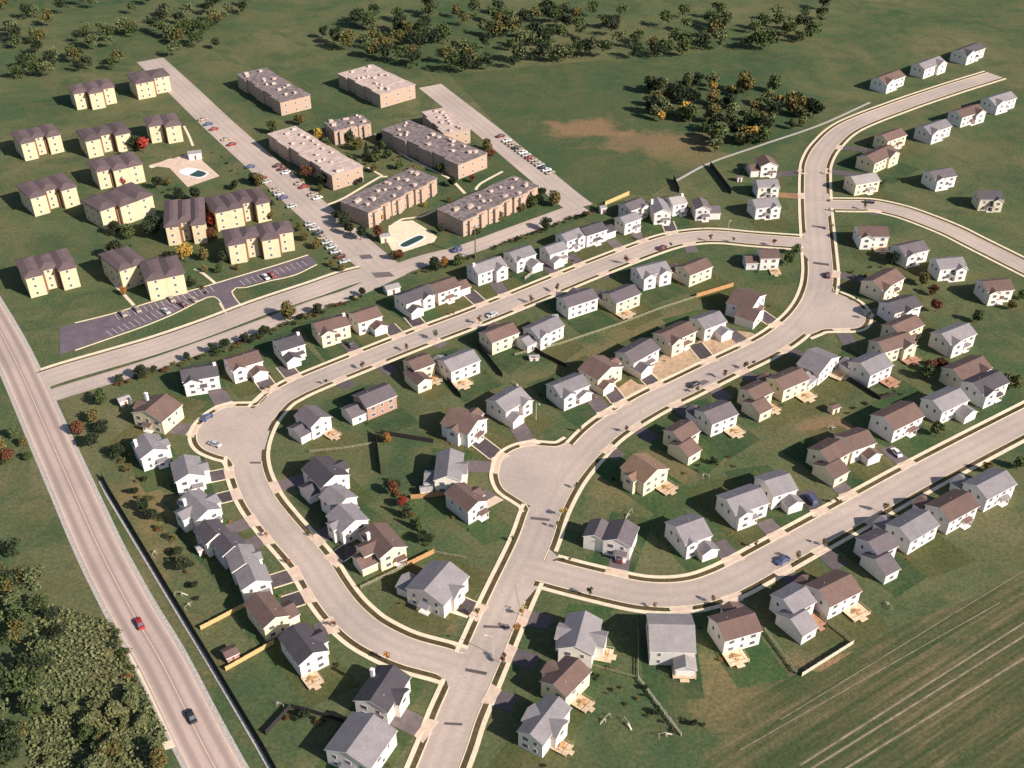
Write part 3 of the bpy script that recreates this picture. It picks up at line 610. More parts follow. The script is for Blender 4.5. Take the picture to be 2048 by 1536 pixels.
    if 'D' in ex or 'd' in ex or 'r' in ex:
        side = 'v' == ridge and row in ('B', 'S'); w_ = min(6.5, L*.5); x0 = L-w_ if ('D' in ex or 'r' in ex) else 0
        red = 'r' in ex; b = MB(); dp = 4.3; y1 = .28
        b.box(x0, x0+w_, -dp, y1, .45, .6); b.box(x0+w_*.3, x0+w_*.7, -dp-1.0, -dp, .2, .32)
        for px_ in (x0+.1, x0+w_/2, x0+w_-.2):
            b.box(px_, px_+.12, -dp, -dp+.12, 0, .45); b.box(px_, px_+.09, -dp, -dp+.09, .6, 1.45)
        b.box(x0+.1, x0+w_-.1, -dp+.02, -dp+.08, 1.38, 1.45); b.box(x0+.02, x0+.08, -dp, 0, 1.38, 1.45); b.box(x0+w_-.08, x0+w_-.02, -dp, 0, 1.38, 1.45)
        dk = obj('deck', b.me('deck', [M['deckp' if red else 'deck']]), root)
        if side: dk.rotation_euler = (0, 0, pi/2); dk.location = (L-.02, D*.35-x0-w_*.3, 0)
        b = MB(); tx, ty = x0+w_*.5, -dp*.5
        b.box(tx-.7, tx+.7, ty-.5, ty+.5, 1.28, 1.34); b.box(tx-.06, tx+.06, ty-.06, ty+.06, .6, 1.28)
        for sx, sy in ((-1, 0), (1, 0), (0, 1), (0, -1)): b.box(tx+sx*1.15-.25, tx+sx*1.15+.25, ty+sy*.95-.25, ty+sy*.95+.25, 1.0, 1.06); b.box(tx+sx*1.15-.04, tx+sx*1.15+.04, ty+sy*.95-.04, ty+sy*.95+.04, .6, 1.0)
        # patio set is a thing of its own
        t = obj('patio_table', b.me('patio_table', [M['fo']]), None, (a.x, a.y, 0), ang)
        if side:
            bpy.context.view_layer.update(); t.matrix_world = root.matrix_world @ dk.matrix_basis
        root['_t'] = 1; PT.append((t, row, i, n, ordtxt))
    # foundation slab
    if row in ('W',): o_ = '%s from the top' % ORD[i]
    elif row in ('I', 'T', 'E', 'S') and ordtxt: o_ = ordtxt
    else: o_ = '%s from left' % ORD[i]
    loc = '%s %s' % (o_, ROWS[row]) if not ordtxt else ordtxt
    bit = ' with garage wing' if gw.f else (' with chimney' if ('k' in ex or 'K' in ex) else '')
    lab = '%s house, %s roof%s, %s' % (WN[wall], RC[roof][0], bit, loc)
    if len(lab.split()) > 16: lab = '%s house, %s roof, %s' % (WN[wall], RC[roof][0], loc)
    tag(root, lab, 'house', 'detached houses of the estate')
    if '_t' in root: del root['_t']
    nk = '%s %s house' % (ORD[i], {'N': 'upper row', 'M': 'second row', 'P': 'third row', 'Q': 'fourth row', 'R': 'fifth row', 'B': 'lowest row', 'W': 'left column', 'I': 'loop', 'T': 'top road', 'E': 'right edge', 'S': 'bottom junction'}[row])
    c = root.location.to_2d()+Vector((cos(ang), sin(ang)))*L/2+Vector((-sin(ang), cos(ang)))*D/2
    HS.append(dict(a=Vector((a.x, a.y)), ang=ang, L=L, D=D, c=c, nick=nk, loc=loc)); return root
PT = []; HS = []
H = {
'N': [((364, 765), (439, 752), 8.5, 'd', 'w', 'u', 'cl', 'k K'), ((462, 742), (527, 722), 8.5, 'b', 'w', 'u', 'gr3.6 cl.6', ''), ((562, 704), (612, 688), 8.5, 'd', 'w', 'u', 'gl4', 'K'), ((637, 668), (702, 650), 8.5, 'b', 'c', 'u', 'cl1.6', 'K'),
 ((716, 648), (766, 632), 8.5, 'b', 'w', 'u', 'gr3.6', ''), ((812, 610), (869, 588), 8.5, 'd', 'w', 'u', 'cr.8 gl3', ''), ((876, 588), (922, 572), 8.5, 'b', 'w', 'u', 'sr5.2', ''), ((956, 550), (1014, 530), 8.5, 'g', 'w', 'u', 'cr1.6', 'k'),
 ((1030, 523), (1074, 508), 8.5, 'g', 'w', 'u', 'gr4.5 cl.6', ''), ((1100, 511), (1138, 498), 7.5, 'g', 'w', 'u', 'gl2.6', ''), ((1134, 484), (1170, 470), 7.5, 'g', 'w', 'u', 'cr.8', ''), ((1174, 473), (1216, 459), 8, 'd', 'w', 'u', 'sr5.4', ''),
 ((1250, 449), (1284, 437), 7, 'g', 'w', 'u', '', ''), ((1262, 423), (1296, 410), 8, 'm', 'w', 'u', 'cr.8', ''), ((1308, 428), (1344, 426), 12, 'g', 'w', 'v', '', 'k'), ((1346, 412), (1376, 406), 8, 'p', 'w', 'u', '', 'K'), ((1391, 420), (1422, 419), 9, 'm', 'w', 'v', 'sr5', ''), ],
'M': [((733, 817), (795, 791), 9, 'm', 'k', 'u', 'sl5.5', 'f'), ((829, 743), (871, 727), 8, 'b', 'c', 'u', 'll5.5', 'f D'), ((902, 745), (962, 721), 9, 'g', 'w', 'u', 'bl', 'f d'), ((984, 687), (1040, 665), 8.5, 'b', 'c', 'u', 'br', 'f'),
 ((1076, 676), (1130, 651), 8.5, 'g', 'w', 'u', 'sl4.5 cl.8', 'f'), ((1137, 616), (1198, 596), 8.5, 'm', 'w', 'u', 'br', 'f'), ((1233, 607), (1283, 587), 8.5, 'm', 'c', 'u', 'bl', 'f d'), ((1283, 556), (1343, 541), 8.5, 'g', 'w', 'u', 'cl cr', 'f'),
 ((1380, 552), (1427, 533), 8.5, 'b', 'c', 'u', 'bl', 'f'), ((1521, 518), (1561, 517), 8, 'b', 'w', 'u', 'sl5.5', 'f D'), ],
'P': [((936, 871), (976, 838), 11, 'b', 'w', 'v', 'xr1.8 xl1', ''), ((1012, 826), (1062, 796), 9.5, 'g', 'w', 'u', 'gl3 cr1.2', ''), ((1121, 794), (1181, 770), 8.5, 'g', 'w', 'u', 'cl1.4 gr1.4', ''), ((1196, 762), (1247, 734), 9.5, 'b', 'c', 'v', 'gl2.5 xr1.4', ''),
 ((1268, 727), (1321, 697), 9, 'm', 'w', 'u', 'gl3.5', ''), ((1338, 688), (1395, 662), 8.5, 'b', 'c', 'u', 'cl1.2', ''), ((1410, 660), (1455, 643), 9, 'g', 'w', 'u', 'gr3.5', ''), ((1502, 622), (1533, 590), 10, 'b', 'w', 'v', 'll3', ''), ],
'Q': [((1288, 968), (1339, 938), 10, 'o', 'c', 'v', 'xl1.5', 'f D'), ((1364, 885), (1402, 862), 8, 'b', 'c', 'u', 'll5', 'f x'), ((1424, 850), (1478, 828), 9, 'm', 'w', 'u', 'bl', 'f D'), ((1511, 802), (1548, 784), 8, 'b', 'c', 'u', 'll4.5', 'f x D'),
 ((1568, 781), (1621, 758), 8.5, 'b', 'c', 'u', 'bl', 'f D'), ((1640, 748), (1681, 714), 9, 'g', 'w', 'v', 'sl5.5', 'f D'), ((1741, 752), (1788, 730), 10, 'g', 'w', 'u', 'bl', 'f r'), ],
'R': [((1204, 1082), (1262, 1096), 9, 'm', 'w', 'v', 'sl6', 'h v'), ((1370, 1091), (1426, 1071), 10.5, 'g', 'w', 'u', 'gr3.5 cl.5', ''), ((1470, 1031), (1540, 1006), 9.5, 'g', 'w', 'u', 'cl1.4', ''), ((1546, 995), (1597, 979), 10, 'g', 'w', 'u', 'gr3.5', ''),
 ((1660, 928), (1703, 904), 9, 'b', 'c', 'u', 'll4.5', 'x'), ((1706, 903), (1754, 886), 9, 'b', 'w', 'u', 'gr3', ''), ((1789, 862), (1850, 832), 10, 'b', 'w', 'u', '', ''), ],
'B': [((1033, 1464), (1086, 1492), 13, 'g', 'w', 'v', 'xr1.2 xl.8', 'D'), ((1079, 1363), (1132, 1396), 10.5, 'b', 'c', 'v', 'xl1.6', 'D'), ((1114, 1298), (1186, 1312), 12.5, 'g', 'w', 'v', 'xr2 xl1.2', 'D'), ((1299, 1304), (1393, 1306), 13, 'p', 's', 'u', 'gr3.5', 'f D'),
 ((1449, 1284), (1526, 1262), 9, 'b', 'w', 'u', 'br', 'f d'), ((1588, 1230), (1634, 1203), 8.5, 'g', 'w', 'u', 'll5.5', 'f x r'), ((1660, 1215), (1725, 1182), 9.5, 'b', 'w', 'u', 'bl', 'f D'), ((1756, 1113), (1798, 1092), 8.5, 'm', 'w', 'u', 'll5.5', 'f x'),
 ((1822, 1085), (1880, 1050), 9, 'g', 'w', 'u', 'bl', 'f'), ],
'W': [((262, 826), (324, 845), 10.5, 'b', 'c', 'v', 'xl1.5', 'k'), ((281, 919), (337, 900), 9.5, 'g', 'w', 'v', 'xr1.2', 'k'), ((350, 966), (410, 952), 10, 'g', 'w', 'v', 'xr1.6', ''), ((393, 1043), (443, 1018), 11.5, 'g', 'w', 'v', 'xr1.5 xl2.5', 'k'), ((412, 1090), (462, 1066), 7.5, 'd', 'w', 'v', '', ''),
 ((445, 1114), (495, 1091), 7, 'd', 'w', 'v', '', ''), ((464, 1146), (521, 1129), 8.5, 'g', 'w', 'v', 'xr1.0', ''), ((483, 1182), (544, 1163), 7, 'g', 'w', 'v', '', ''), ((527, 1258), (579, 1232), 11, 'b', 'c', 'v', 'yr3.2', 'r'), ((598, 1332), (658, 1302), 11.5, 'd', 'w', 'v', 'xr1.4', 'd'), ],
'I': [((622, 856), (664, 834), 9, 'm', 'w', 'v', 'sl4', 'D'), ((642, 977), (700, 950), 11.5, 'd', 'w', 'v', 'xr1.5 yl3.5', ''), ((672, 1020), (716, 994), 8, 'g', 'w', 'v', '', ''), ((684, 1066), (739, 1040), 9, 'g', 'w', 'v', 'xl1.2', ''), ((760, 1118), (815, 1094), 12, 'b', 'c', 'v', 'xl3 yl5', 'k'),
 ((810, 1178), (888, 1212), 12.5, 'g', 'w', 'v', 'xr.8 yl4', ''), ((867, 962), (922, 963), 13.5, 'g', 'w', 'v', 'xr1.4 yl3', ''), ((936, 1025), (977, 1002), 11, 'b', 'w', 'v', 'xr1', ''), ],
'S': [((706, 1402), (775, 1427), 12, 'd', 'w', 'v', 'xr1.2', 'k'), ((648, 1500), (740, 1540), 12, 'g', 'w', 'v', '', ''), ],
'T': [((1512, 418), (1562, 412), 9, 'g', 'w', 'u', 'cr1.2', ''), ((1516, 376), (1560, 374), 8, 'g', 'w', 'u', 'cr.8', ''), ((1522, 334), (1557, 332), 9, 'b', 'w', 'v', 'sl4.5', ''), ((1712, 371), (1762, 362), 9, 'p', 'c', 'u', '', ''), ((1750, 328), (1798, 305), 10, 'b', 'c', 'u', 'cr.8', ''), ((1776, 284), (1815, 270), 8.5, 'b', 'c', 'u', '', '')],
'E': [((1719, 474), (1780, 474), 9.5, 'b', 'w', 'u', 'cl1', 'D'), ((1810, 512), (1860, 500), 9, 'm', 'w', 'u', 'cl', ''), ((1764, 582), (1811, 556), 9.5, 'b', 'c', 'u', 'cl1', ''), ((1790, 628), (1845, 612), 9, 'd', 'w', 'u', 'cm', ''), ((1800, 672), (1850, 650), 8.5, 'b', 'c', 'u', '', ''), ((1770, 706), (1832, 686), 8.5, 'b', 'c', 'u', 'cr', 'r')],
}
OT = {'I': ['first above the inner bend, left loop', 'upper of three stepped houses inside the left loop', 'middle of three stepped houses inside the left loop', 'lowest of three stepped houses inside the left loop', 'inside the left loop beside the orange fence', 'alone near the bottom junction inside the left loop', 'left of the middle street bulb', 'below the middle street bulb'],
 'S': ['left of the bottom junction', 'cut by the bottom edge'],
 'T': ['nearest of three left of the top road', 'middle of three left of the top road', 'farthest of three left of the top road', 'nearest of three right of the top road', 'middle of three right of the top road', 'farthest of three right of the top road'],
 'E': ['below the east side street', 'second down the right edge', 'above the right street bulb', 'right of the right bulb, topmost', 'right of the right bulb, middle', 'right of the right bulb, lowest']}
for r, L_ in H.items():
    for i, h in enumerate(L_):
        house(r, i, len(L_), *h[:7], h[7], EAVE, OT[r][i] if r in OT else None)
# houses continuing past the photographed area
X = [('E', (1900, 690), (1955, 668), 'g', 'w', 'u', 'cl', 'first grey roof beyond the right edge'), ('E', (1925, 762), (1985, 735), 'b', 'c', 'u', 'cr', 'below the first grey roof beyond the edge'), ('E', (1885, 826), (1940, 800), 'g', 'w', 'u', 'gr', 'far right house above the lower street'), ('E', (1965, 790), (2020, 765), 'd', 'w', 'u', 'cl', 'farthest right house above the lower street'),
 ('B', (1900, 1045), (1960, 1012), 'b', 'w', 'u', 'bl', 'first beyond the right edge, lower street'), ('B', (1975, 1000), (2035, 968), 'g', 'w', 'u', 'bl', 'last at right below the lower street'), ('E', (1880, 540), (1935, 535), 'g', 'w', 'u', 'cr', 'far right under the east side street'), ('E', (1975, 585), (2030, 580), 'b', 'w', 'u', 'cl', 'rightmost under the east side street'),
 ('T', (1860, 268), (1905, 252), 'g', 'w', 'u', 'cl', 'first beyond the right of the top road'), ('T', (1925, 236), (1970, 222), 'b', 'w', 'u', 'cr', 'second beyond the right of the top road'), ('T', (1990, 210), (2035, 196), 'g', 'w', 'u', 'cl', 'third beyond the right of the top road'), ('T', (1870, 360), (1915, 352), 'm', 'w', 'u', 'cl', 'far right between the two top streets'), ('T', (1960, 400), (2008, 400), 'd', 'c', 'u', 'cr', 'rightmost between the two top streets'),
 ('T', (1770, 168), (1812, 152), 'b', 'w', 'u', 'cl', 'above the top road, leftmost'), ('T', (1850, 140), (1892, 124), 'g', 'w', 'u', 'cr', 'above the top road, middle'), ('T', (1930, 112), (1972, 96), 'd', 'w', 'u', 'cl', 'above the top road, rightmost')]
for i, x in enumerate(X): house(x[0], 9+i % 8, 0, x[1], x[2], 9, x[3], x[4], x[5], x[6], '', EAVE, x[7])
for t, row, i, n, ot in PT:
    h = min(HS, key=lambda h: (h['a']-Vector(t.location[:2])).length)
    tag(t, 'small patio table with stools on the deck of the %s' % h['nick'], 'patio table', 'patio tables on the decks')
# plots: each garden mown and watered differently
PLOT = [lawn('plot grass', st, .05, bamt=.5) for st in ([(.35, (.040, .078, .032)), (.6, (.070, .105, .042)), (.7, (.10, .115, .05))], [(.35, (.075, .085, .034)), (.6, (.11, .105, .048)), (.7, (.15, .125, .062))], [(.35, (.036, .066, .032)), (.6, (.055, .088, .038)), (.7, (.09, .10, .046))], [(.35, (.06, .078, .03)), (.6, (.088, .094, .04)), (.7, (.125, .11, .055))])]
random.seed(14)
for i, h in enumerate(HS[:88]):
    e1 = Vector((cos(h['ang']), sin(h['ang']))); e2 = Vector((-e1.y, e1.x)); mg = random.uniform(1.2, 3)
    pts = [h['a']+e1*x+e2*y for x, y in ((-mg, -9-random.random()*4), (h['L']+mg, -9-random.random()*4), (h['L']+mg, h['D']+8+random.random()*4), (-mg, h['D']+8+random.random()*4))]
    sheet('lawn', [tuple(p) for p in pts], .004+.0005*i, random.choice(PLOT), 'mown lawn around the %s' % h['nick'], 'lawn')
# ---- apartment blocks
APT = []
def apartment(A, B, D, z, roofm, wallm, style, segs, label, fl=3):
    a = W(*A, z); bb = W(*B, z); u = Vector((bb.x-a.x, bb.y-a.y)); L = u.length; ang = atan2(u.y, u.x)
    root = empty('apartment_building', (a.x, a.y, 0), ang); wb, rb = MB(), MB(); bb_ = MB()
    long_y = D > L
    fl_h = z/fl
    N = segs; n_w = 0
    for i in range(N):
        if style == 'y':
            off = (0, 3.2, -.8, 2.6, 0)[(i+len(label)) % 5]; x0, x1 = L*i/N, L*(i+1)/N-(.0); y0, y1 = off, D-(0, 1, .3, 1.4)[i % 4]
            wb.box(x0+.02, x1-.02, y0, y1, 0, z)
            # brown recessed bay strip
            if i < N-1:
                bq = MB(); bq.box(x1-1.1, x1+.9, min(y0, 1)+.9, y0+3, 0, z-.3); obj('stair_bay', bq.me('stair_bay', [M['ytrim']]), root)
            mx, my, hh = (x0+x1)/2, (y0+y1)/2, 1.0+.12*i; o = .6; ins = min(x1-x0, y1-y0)*.36; t0 = z+.02*i
            P = [(x0-o, y0-o), (x1+o, y0-o), (x1+o, y1+o), (x0-o, y1+o)]
            Q = [(x0+ins, y0+ins), (x1-ins, y0+ins), (x1-ins, y1-ins), (x0+ins, y1-ins)]
            for k in range(4):
                j = (k+1) % 4; rb.face([(*P[k], t0), (*P[j], t0), (*Q[j], t0+hh), (*Q[k], t0+hh)], 0)
                rb.face([(*P[k], t0-.45), (*P[j], t0-.45), (*P[j], t0), (*P[k], t0)], 0)
            rb.face([(*q, t0+hh) for q in Q], 0); rb.face([(*p, t0-.45) for p in reversed(P)], 0)
            for f in range(fl):
                nx = max(1, int((x1-x0-1.6)/3.2))
                for q in range(nx):
                    window(root, 'a', x0+.8+(x1-x0-2.4)*(q+.5)/nx, y0, fl_h*f+1.6, 0); n_w += 1
            if i in (0, N-1):
                for f in range(fl):
                    for q in range(3): window(root, 'a', x0+.02 if i == 0 else x1-.02, y0+(y1-y0)*(q+.5)/3, fl_h*f+1.6, -pi/2 if i == 0 else pi/2)
        else:
            # flat roofed brick block, jogging facade
            jog = (0, .9, .3, 1.2, .1, .8)[i % 6]
            if long_y: x0, x1, y0, y1 = jog, L-jog*.6, D*i/N, D*(i+1)/N
            else: x0, x1, y0, y1 = L*i/N, L*(i+1)/N, jog, D-jog*.6
            e = .0
            wb.box(x0, x1, y0+.01, y1-.01, 0, z); t0 = z+.05+.012*i
            rb.box(x0-.35, x1+.35, y0-.35 if (not long_y or i == 0) else y0, y1+.35 if (not long_y or i == N-1) else y1, z+.0, t0+.25+.1*(i % 2), 0)
            nx = max(2, int(((y1-y0) if long_y else (x1-x0))/3.6))
            for f in range(fl):
                for q in range(nx):
                    if long_y:
                        yy = y0+(y1-y0)*(q+.5)/nx; window(root, 'a', x1, yy, fl_h*f+1.5, pi/2); window(root, 'a', x0, yy, fl_h*f+1.5, -pi/2)
                    else: window(root, 'a', x0+(x1-x0)*(q+.5)/nx, y0+.01, fl_h*f+1.5, 0)
                if (i == 0 and long_y):
                    for q in range(3): window(root, 'a', x0+(x1-x0)*(q+.5)/3, y0+.01, fl_h*f+1.5, 0)
                if i == 0 and not long_y:
                    for q in range(3): window(root, 'a', x0, y0+(y1-y0)*(q+.5)/3, fl_h*f+1.5, -pi/2)
                if i == N-1 and not long_y:
                    for q in range(3): window(root, 'a', x1, y0+(y1-y0)*(q+.5)/3, fl_h*f+1.5, pi/2)
            # parapet ribs, roof vents and balcony stacks
            for q in range(3):
                rx, ry = random.uniform(x0+2, x1-2), random.uniform(y0+1, y1-1); s_ = random.uniform(.5, 1.2); rb.box(rx-s_, rx+s_, ry-s_*.7, ry+s_*.7, t0+.2, t0+1.0+random.random()*.4, 1)
            bq = MB()
            if not long_y: bq.box(x0+(x1-x0)*.35, x0+(x1-x0)*.65, y0-1.3, y0-.02, .3, z-.6)
            else: bq.box(x1+.02, x1+1.3, y0+(y1-y0)*.35, y0+(y1-y0)*.65, .3, z-.6)
            obj('balcony', bq.me('balcony', [M['kb']]), root)
    obj('wall', wb.me('wall', [M[wallm]]), root)
    obj('roof', rb.me('roof', [M[roofm], M['ytrim' if style == 'y' else 'flatp']]), root)
    if bb_.f: obj('stair_bay' if style == 'y' else 'balcony_stack', bb_.me('bay', [M['ytrim' if style == 'y' else 'fg' if 0 else 'kb']]), root)
    tag(root, label, 'apartment block', 'yellow apartment blocks' if style == 'y' else 'brick apartment blocks')
    c = Vector((a.x, a.y))+Vector((cos(ang), sin(ang)))*L/2+Vector((-sin(ang), cos(ang)))*D/2
    APT.append(dict(a=Vector((a.x, a.y)), ang=ang, L=L, D=D, c=c, nick='apartments', z=z))
ya = 'yellow apartment block with brown roof, '
for A, B, D, s, l in [((456, 489), (588, 466), 13, 4, 'nearest the parking lot, right'), ((430, 424), (537, 400), 15, 4, 'behind the red tree'), ((330, 452), (408, 444), 24, 3, 'left of the red tree'), ((206, 424), (304, 388), 17, 3, 'cut by the left edge of the upper lawn'),
        ((293, 560), (367, 545), 16, 2, 'nearest the parking lot, left'), ((238, 540), (290, 522), 17, 2, 'stepping up left behind the parking lot'), ((170, 281), (258, 262), 14, 3, 'top left of the red maple'), ((300, 256), (360, 246), 15, 2, 'top right of the red maple'), ((196, 346), (284, 326), 15, 3, 'beside the small orange tree'),
        ((60, 395), (150, 370), 16, 3, 'far left, upper'), ((50, 555), (150, 530), 16, 3, 'far left, lower'), ((40, 285), (120, 267), 15, 3, 'far left, topmost'), ((150, 190), (230, 175), 15, 3, 'beyond the red maple, left'), ((270, 165), (340, 152), 15, 2, 'beyond the red maple, right')]:
    apartment(A, B, D, 9.2, 'roofa', 'y', 'y', s, ya+l)
ba = 'long flat roofed brick block, '
for A, B, D, s, rm, l in [((664, 352), (725, 333), 60, 6, 'flatp', 'pale pink roof'), ((916, 330), (974, 307), 56, 6, 'flat', 'largest, beside the parking street at top'), ((736, 426), (876, 358), 17, 6, 'flat', 'left one above the long pool'), ((926, 443), (1078, 374), 16, 6, 'flat', 'right one above the long pool'),
        ((668, 262), (742, 246), 12, 3, 'flat', 'small one at the top centre'), ((888, 268), (940, 258), 30, 4, 'flatp', 'behind the largest, pale roof'), ((560, 205), (620, 190), 50, 5, 'flat', 'far top left of centre'), ((760, 190), (830, 170), 40, 5, 'flatp', 'far top centre')]:
    apartment(A, B, D, 7.2, rm, 'kb', 'k', s, ba+l, 2)
# pool house
def shed(px, py, w_, d_, h_, ang, wm, rm, label, name='shed'):
    p = W(px, py); root = empty(name, p, ang); wb, rb = MB(), MB()
    block(wb, rb, -w_/2, w_/2, -d_/2, d_/2, h_, 'x', .4, .25)
    obj('wall', wb.me('wall', [M[wm]]), root); obj('roof', rb.me('roof', [M[rm], M['trim']]), root); obj('door', DOORM, root, (0, -d_/2, 0))
    tag(root, label, 'shed' if name == 'shed' else 'pool house')
shed(391, 316, 6, 4, 2.8, .3, 'w', 'roofp', 'white pool house beside the covered pool', 'pool_house')
shed(770, 482, 4, 3.4, 2.6, .3, 'c', 'roofp', 'cream pool house beside the long dark pool', 'pool_house')
shed(853, 988, 3.4, 2.6, 2, .2, 'c', 'roofp', 'small pale shed left of the brown roof below the bulb')
shed(463, 1315, 3.2, 3.4, 2.2, .6, 'k', 'roofb', 'reddish garden shed between the yellow fences')
shed(1666, 823, 3, 2.6, 2.1, .5, 'c', 'roofb', 'pinkish garden shed in the yard right of centre')
shed(1068, 719, 3.2, 2, 1.2, .1, 'w', 'roofp', 'low white shed between the second and third rows')
shed(1205, 425, 2.6, 2.6, 2.6, .3, 'w', 'roofp', 'small white shed at the left end of the yellow fence')
shed(405, 1105, 2.6, 2.4, 2, .6, 'w', 'roofp', 'small white shed beside the left column decks')
shed(250, 808, 3.6, 3, 2.2, .6, 'w', 'roofp', 'white shed behind the brown house at far left')
shed(1110, 598+40, 1.8, 1.6, 1.4, .2, 'w', 'roofp', 'tiny white shed in the second row yards')
shed(1478, 362, 2.2, 2.2, 2, .1, 'w', 'roofb', 'tiny shed left of the top road houses')
# ------------------------------------------------------------ fences
def fence(px, h_, mat, label, post=2.4, thick=.09, cat='fence', slats=False):
    P = [W(*p) for p in px]; o = P[0].copy(); root = empty('fence', o); pb, fb = MB(), MB()
    for a, b in zip(P[:-1], P[1:]):
        a = a-o; b = b-o; d = (b-a); L = d.length; d.normalize(); n = Vector((-d.y, d.x, 0))*thick/2
        def pl(q0, q1, z0, z1, mb, k=1):
            A = [q0-n*k, q1-n*k, q1+n*k, q0+n*k]; base = len(mb.v); mb.v += [(p.x, p.y, z0) for p in A]+[(p.x, p.y, z1) for p in A]
            for f in [(0, 1, 5, 4), (1, 2, 6, 5), (2, 3, 7, 6), (3, 0, 4, 7), (4, 5, 6, 7)]: mb.f.append(tuple(base+i for i in f)); mb.m.append(0)
        if slats:
            for zz in (.35, .8, h_-.25): pl(a, b, zz, zz+.16, fb)
        else:
            n_b = max(1, int(L/.9))
            for i in range(n_b): pl(a+d*(L*i/n_b+.01), a+d*(L*(i+1)/n_b-.01), .05, h_-.06*((i*7) % 3)/2, fb)
        k = max(1, int(L/post))
        for i in range(0 if a == Vector((0,0,0)) else 1, k+1):
            q = a+d*L*i/k; pb = MB(); pl(q-d*.07, q+d*.07, 0, h_+.12, pb, 1.9); obj('post', pb.me('post', [M[mat]]), root)
    obj('rails' if slats else 'panels', fb.me('panels', [M[mat]]), root)
    tag(root, label, cat)
fence([(205, 955), (219, 982), (339, 1182), (430, 1332), (528, 1496), (580, 1590)], 1.9, 'fd', 'long dark board fence along the highway verge')
ribbon('wall_base', smooth([W2(*p) for p in [(200, 962), (213, 989), (333, 1189), (422, 1336), (518, 1500), (570, 1594)]], 4), -.45, .45, .12, M['gravel'], 'grey gravel strip at the foot of the long dark fence', 'gravel strip', .12, None, False)
fence([(1210, 411), (1258, 390)], 2, 'fy', 'bright yellow fence behind the top row')
fence([(1393, 595), (1466, 573)], 1.8, 'fo', 'bright orange fence between the second and third rows')
fence([(1030, 712), (1120, 690), (1240, 650), (1318, 620), (1392, 596)], 1.2, 'fg', 'thin olive fence along the backs of the second row', slats=True)
fence([(722, 1178), (815, 1133)], 1.4, 'fg', 'olive fence left of the orange one in the loop', slats=True); fence([(815, 1133), (868, 1107)], 1.8, 'fo', 'orange fence above the corner house in the loop')
fence([(868, 1107), (930, 1118)], 1.2, 'fg', 'short olive fence behind the corner house', slats=True)
fence([(402, 1260), (490, 1214)], 1.6, 'fy', 'upper yellow fence running up from the dark fence'); fence([(452, 1342), (548, 1288)], 1.6, 'fy', 'lower yellow fence running up from the dark fence')
fence([(822, 998), (886, 992)], 1.7, 'fo', 'reddish fence left of the house below the bulb')
fence([(1603, 1353), (1706, 1288)], 1.5, 'fp', 'pale fence at the edge of the field'); fence([(1530, 1262), (1592, 1348)], 1.3, 'fg', 'dark olive fence left of the pale field fence', slats=True); fence([(1640, 1235), (1706, 1288)], 1.3, 'fg', 'dark olive fence above the pale field fence', slats=True)
fence([(1276, 1358), (1362, 1472)], 1.3, 'fp', 'pale diagonal fence in the bottom centre yards', slats=True); fence([(1172, 1330), (1276, 1358)], 1.1, 'fg', 'low olive fence left of the pale diagonal one', slats=True); fence([(1276, 1262), (1276, 1356)], 1.1, 'fg', 'straight olive fence beside the pale grey house', slats=True)
fence([(752, 870), (762, 948)], 2.3, 'fd', 'tall black fence inside the loop'); fence([(762, 869), (812, 877), (866, 886)], 1.8, 'fd', 'black fence running right from the tall one')
fence([(1347, 360), (1358, 386)], 2.6, 'fd', 'short black screen at the meadow corner'); fence([(1420, 333), (1441, 360), (1462, 388)], 2.6, 'fd', 'longer black screen left of the top road houses')
fence([(618, 1425), (690, 1446), (748, 1466)], 1.6, 'fd', 'dark fence above the house at the bottom edge'); fence([(532, 1470), (582, 1416), (618, 1425)], 1.7, 'fd', 'dark fence joining the long one near the bottom')
fence([(876, 738), (922, 796)], 1.7, 'fd', 'dark fence between second and third houses of the second row'); fence([(955, 690), (1005, 754)], 1.7, 'fd', 'dark fence between third and fourth houses of the second row'); fence([(1053, 688), (1085, 712), (1132, 735)], 1.7, 'fd', 'dark fence below the fifth house of the second row')
fence([(620, 905), (690, 898), (750, 888)], 1.0, 'fg', 'faint olive fence left of the tall black one', slats=True)
fence([(1700, 762), (1760, 800), (1790, 790)], 1.6, 'fd', 'dark fence behind the last fourth row house')
fence([(1050, 470+90), (1082, 535)], 1.5, 'fp', 'short pale fence among the upper row gardens', slats=True)
# small garden things: swing frames and white garden huts
def swing_set(px, py, ang, label):
    root = empty('swing_set', W(px, py), ang); b = MB()
    for x in (-1.6, 1.6):
        for y in (-.8, .8): b.tube((x, y, 0), (x, 0, 2.2), .07, .07, 6)
    b.tube((-1.7, 0, 2.2), (1.7, 0, 2.2), .08, .08, 6); obj('frame', b.me('frame', [M['fp']]), root)
    for x in (-.8, .4):
        b = MB(); b.box(x-.25, x+.25, -.12, .12, .5, .55); b.tube((x-.22, 0, .55), (x-.22, 0, 2.2), .02, .02, 4); b.tube((x+.22, 0, .55), (x+.22, 0, 2.2), .02, .02, 4); obj('swing', b.me('swing', [M['fd']]), root)
    b = MB(); b.face([(1.8, -.35, 1.4), (1.8, .35, 1.4), (4.0, .35, .2), (4.0, -.35, .2)]); b.box(1.2, 1.85, -.5, .5, 1.3, 1.4); b.box(1.2, 1.3, -.45, -.35, 0, 1.3); b.box(1.2, 1.3, .35, .45, 0, 1.3)
    obj('slide', b.me('slide', [M['fp']]), root); root.scale = (.62,)*3; tag(root, label, 'swing set', 'garden swing sets')
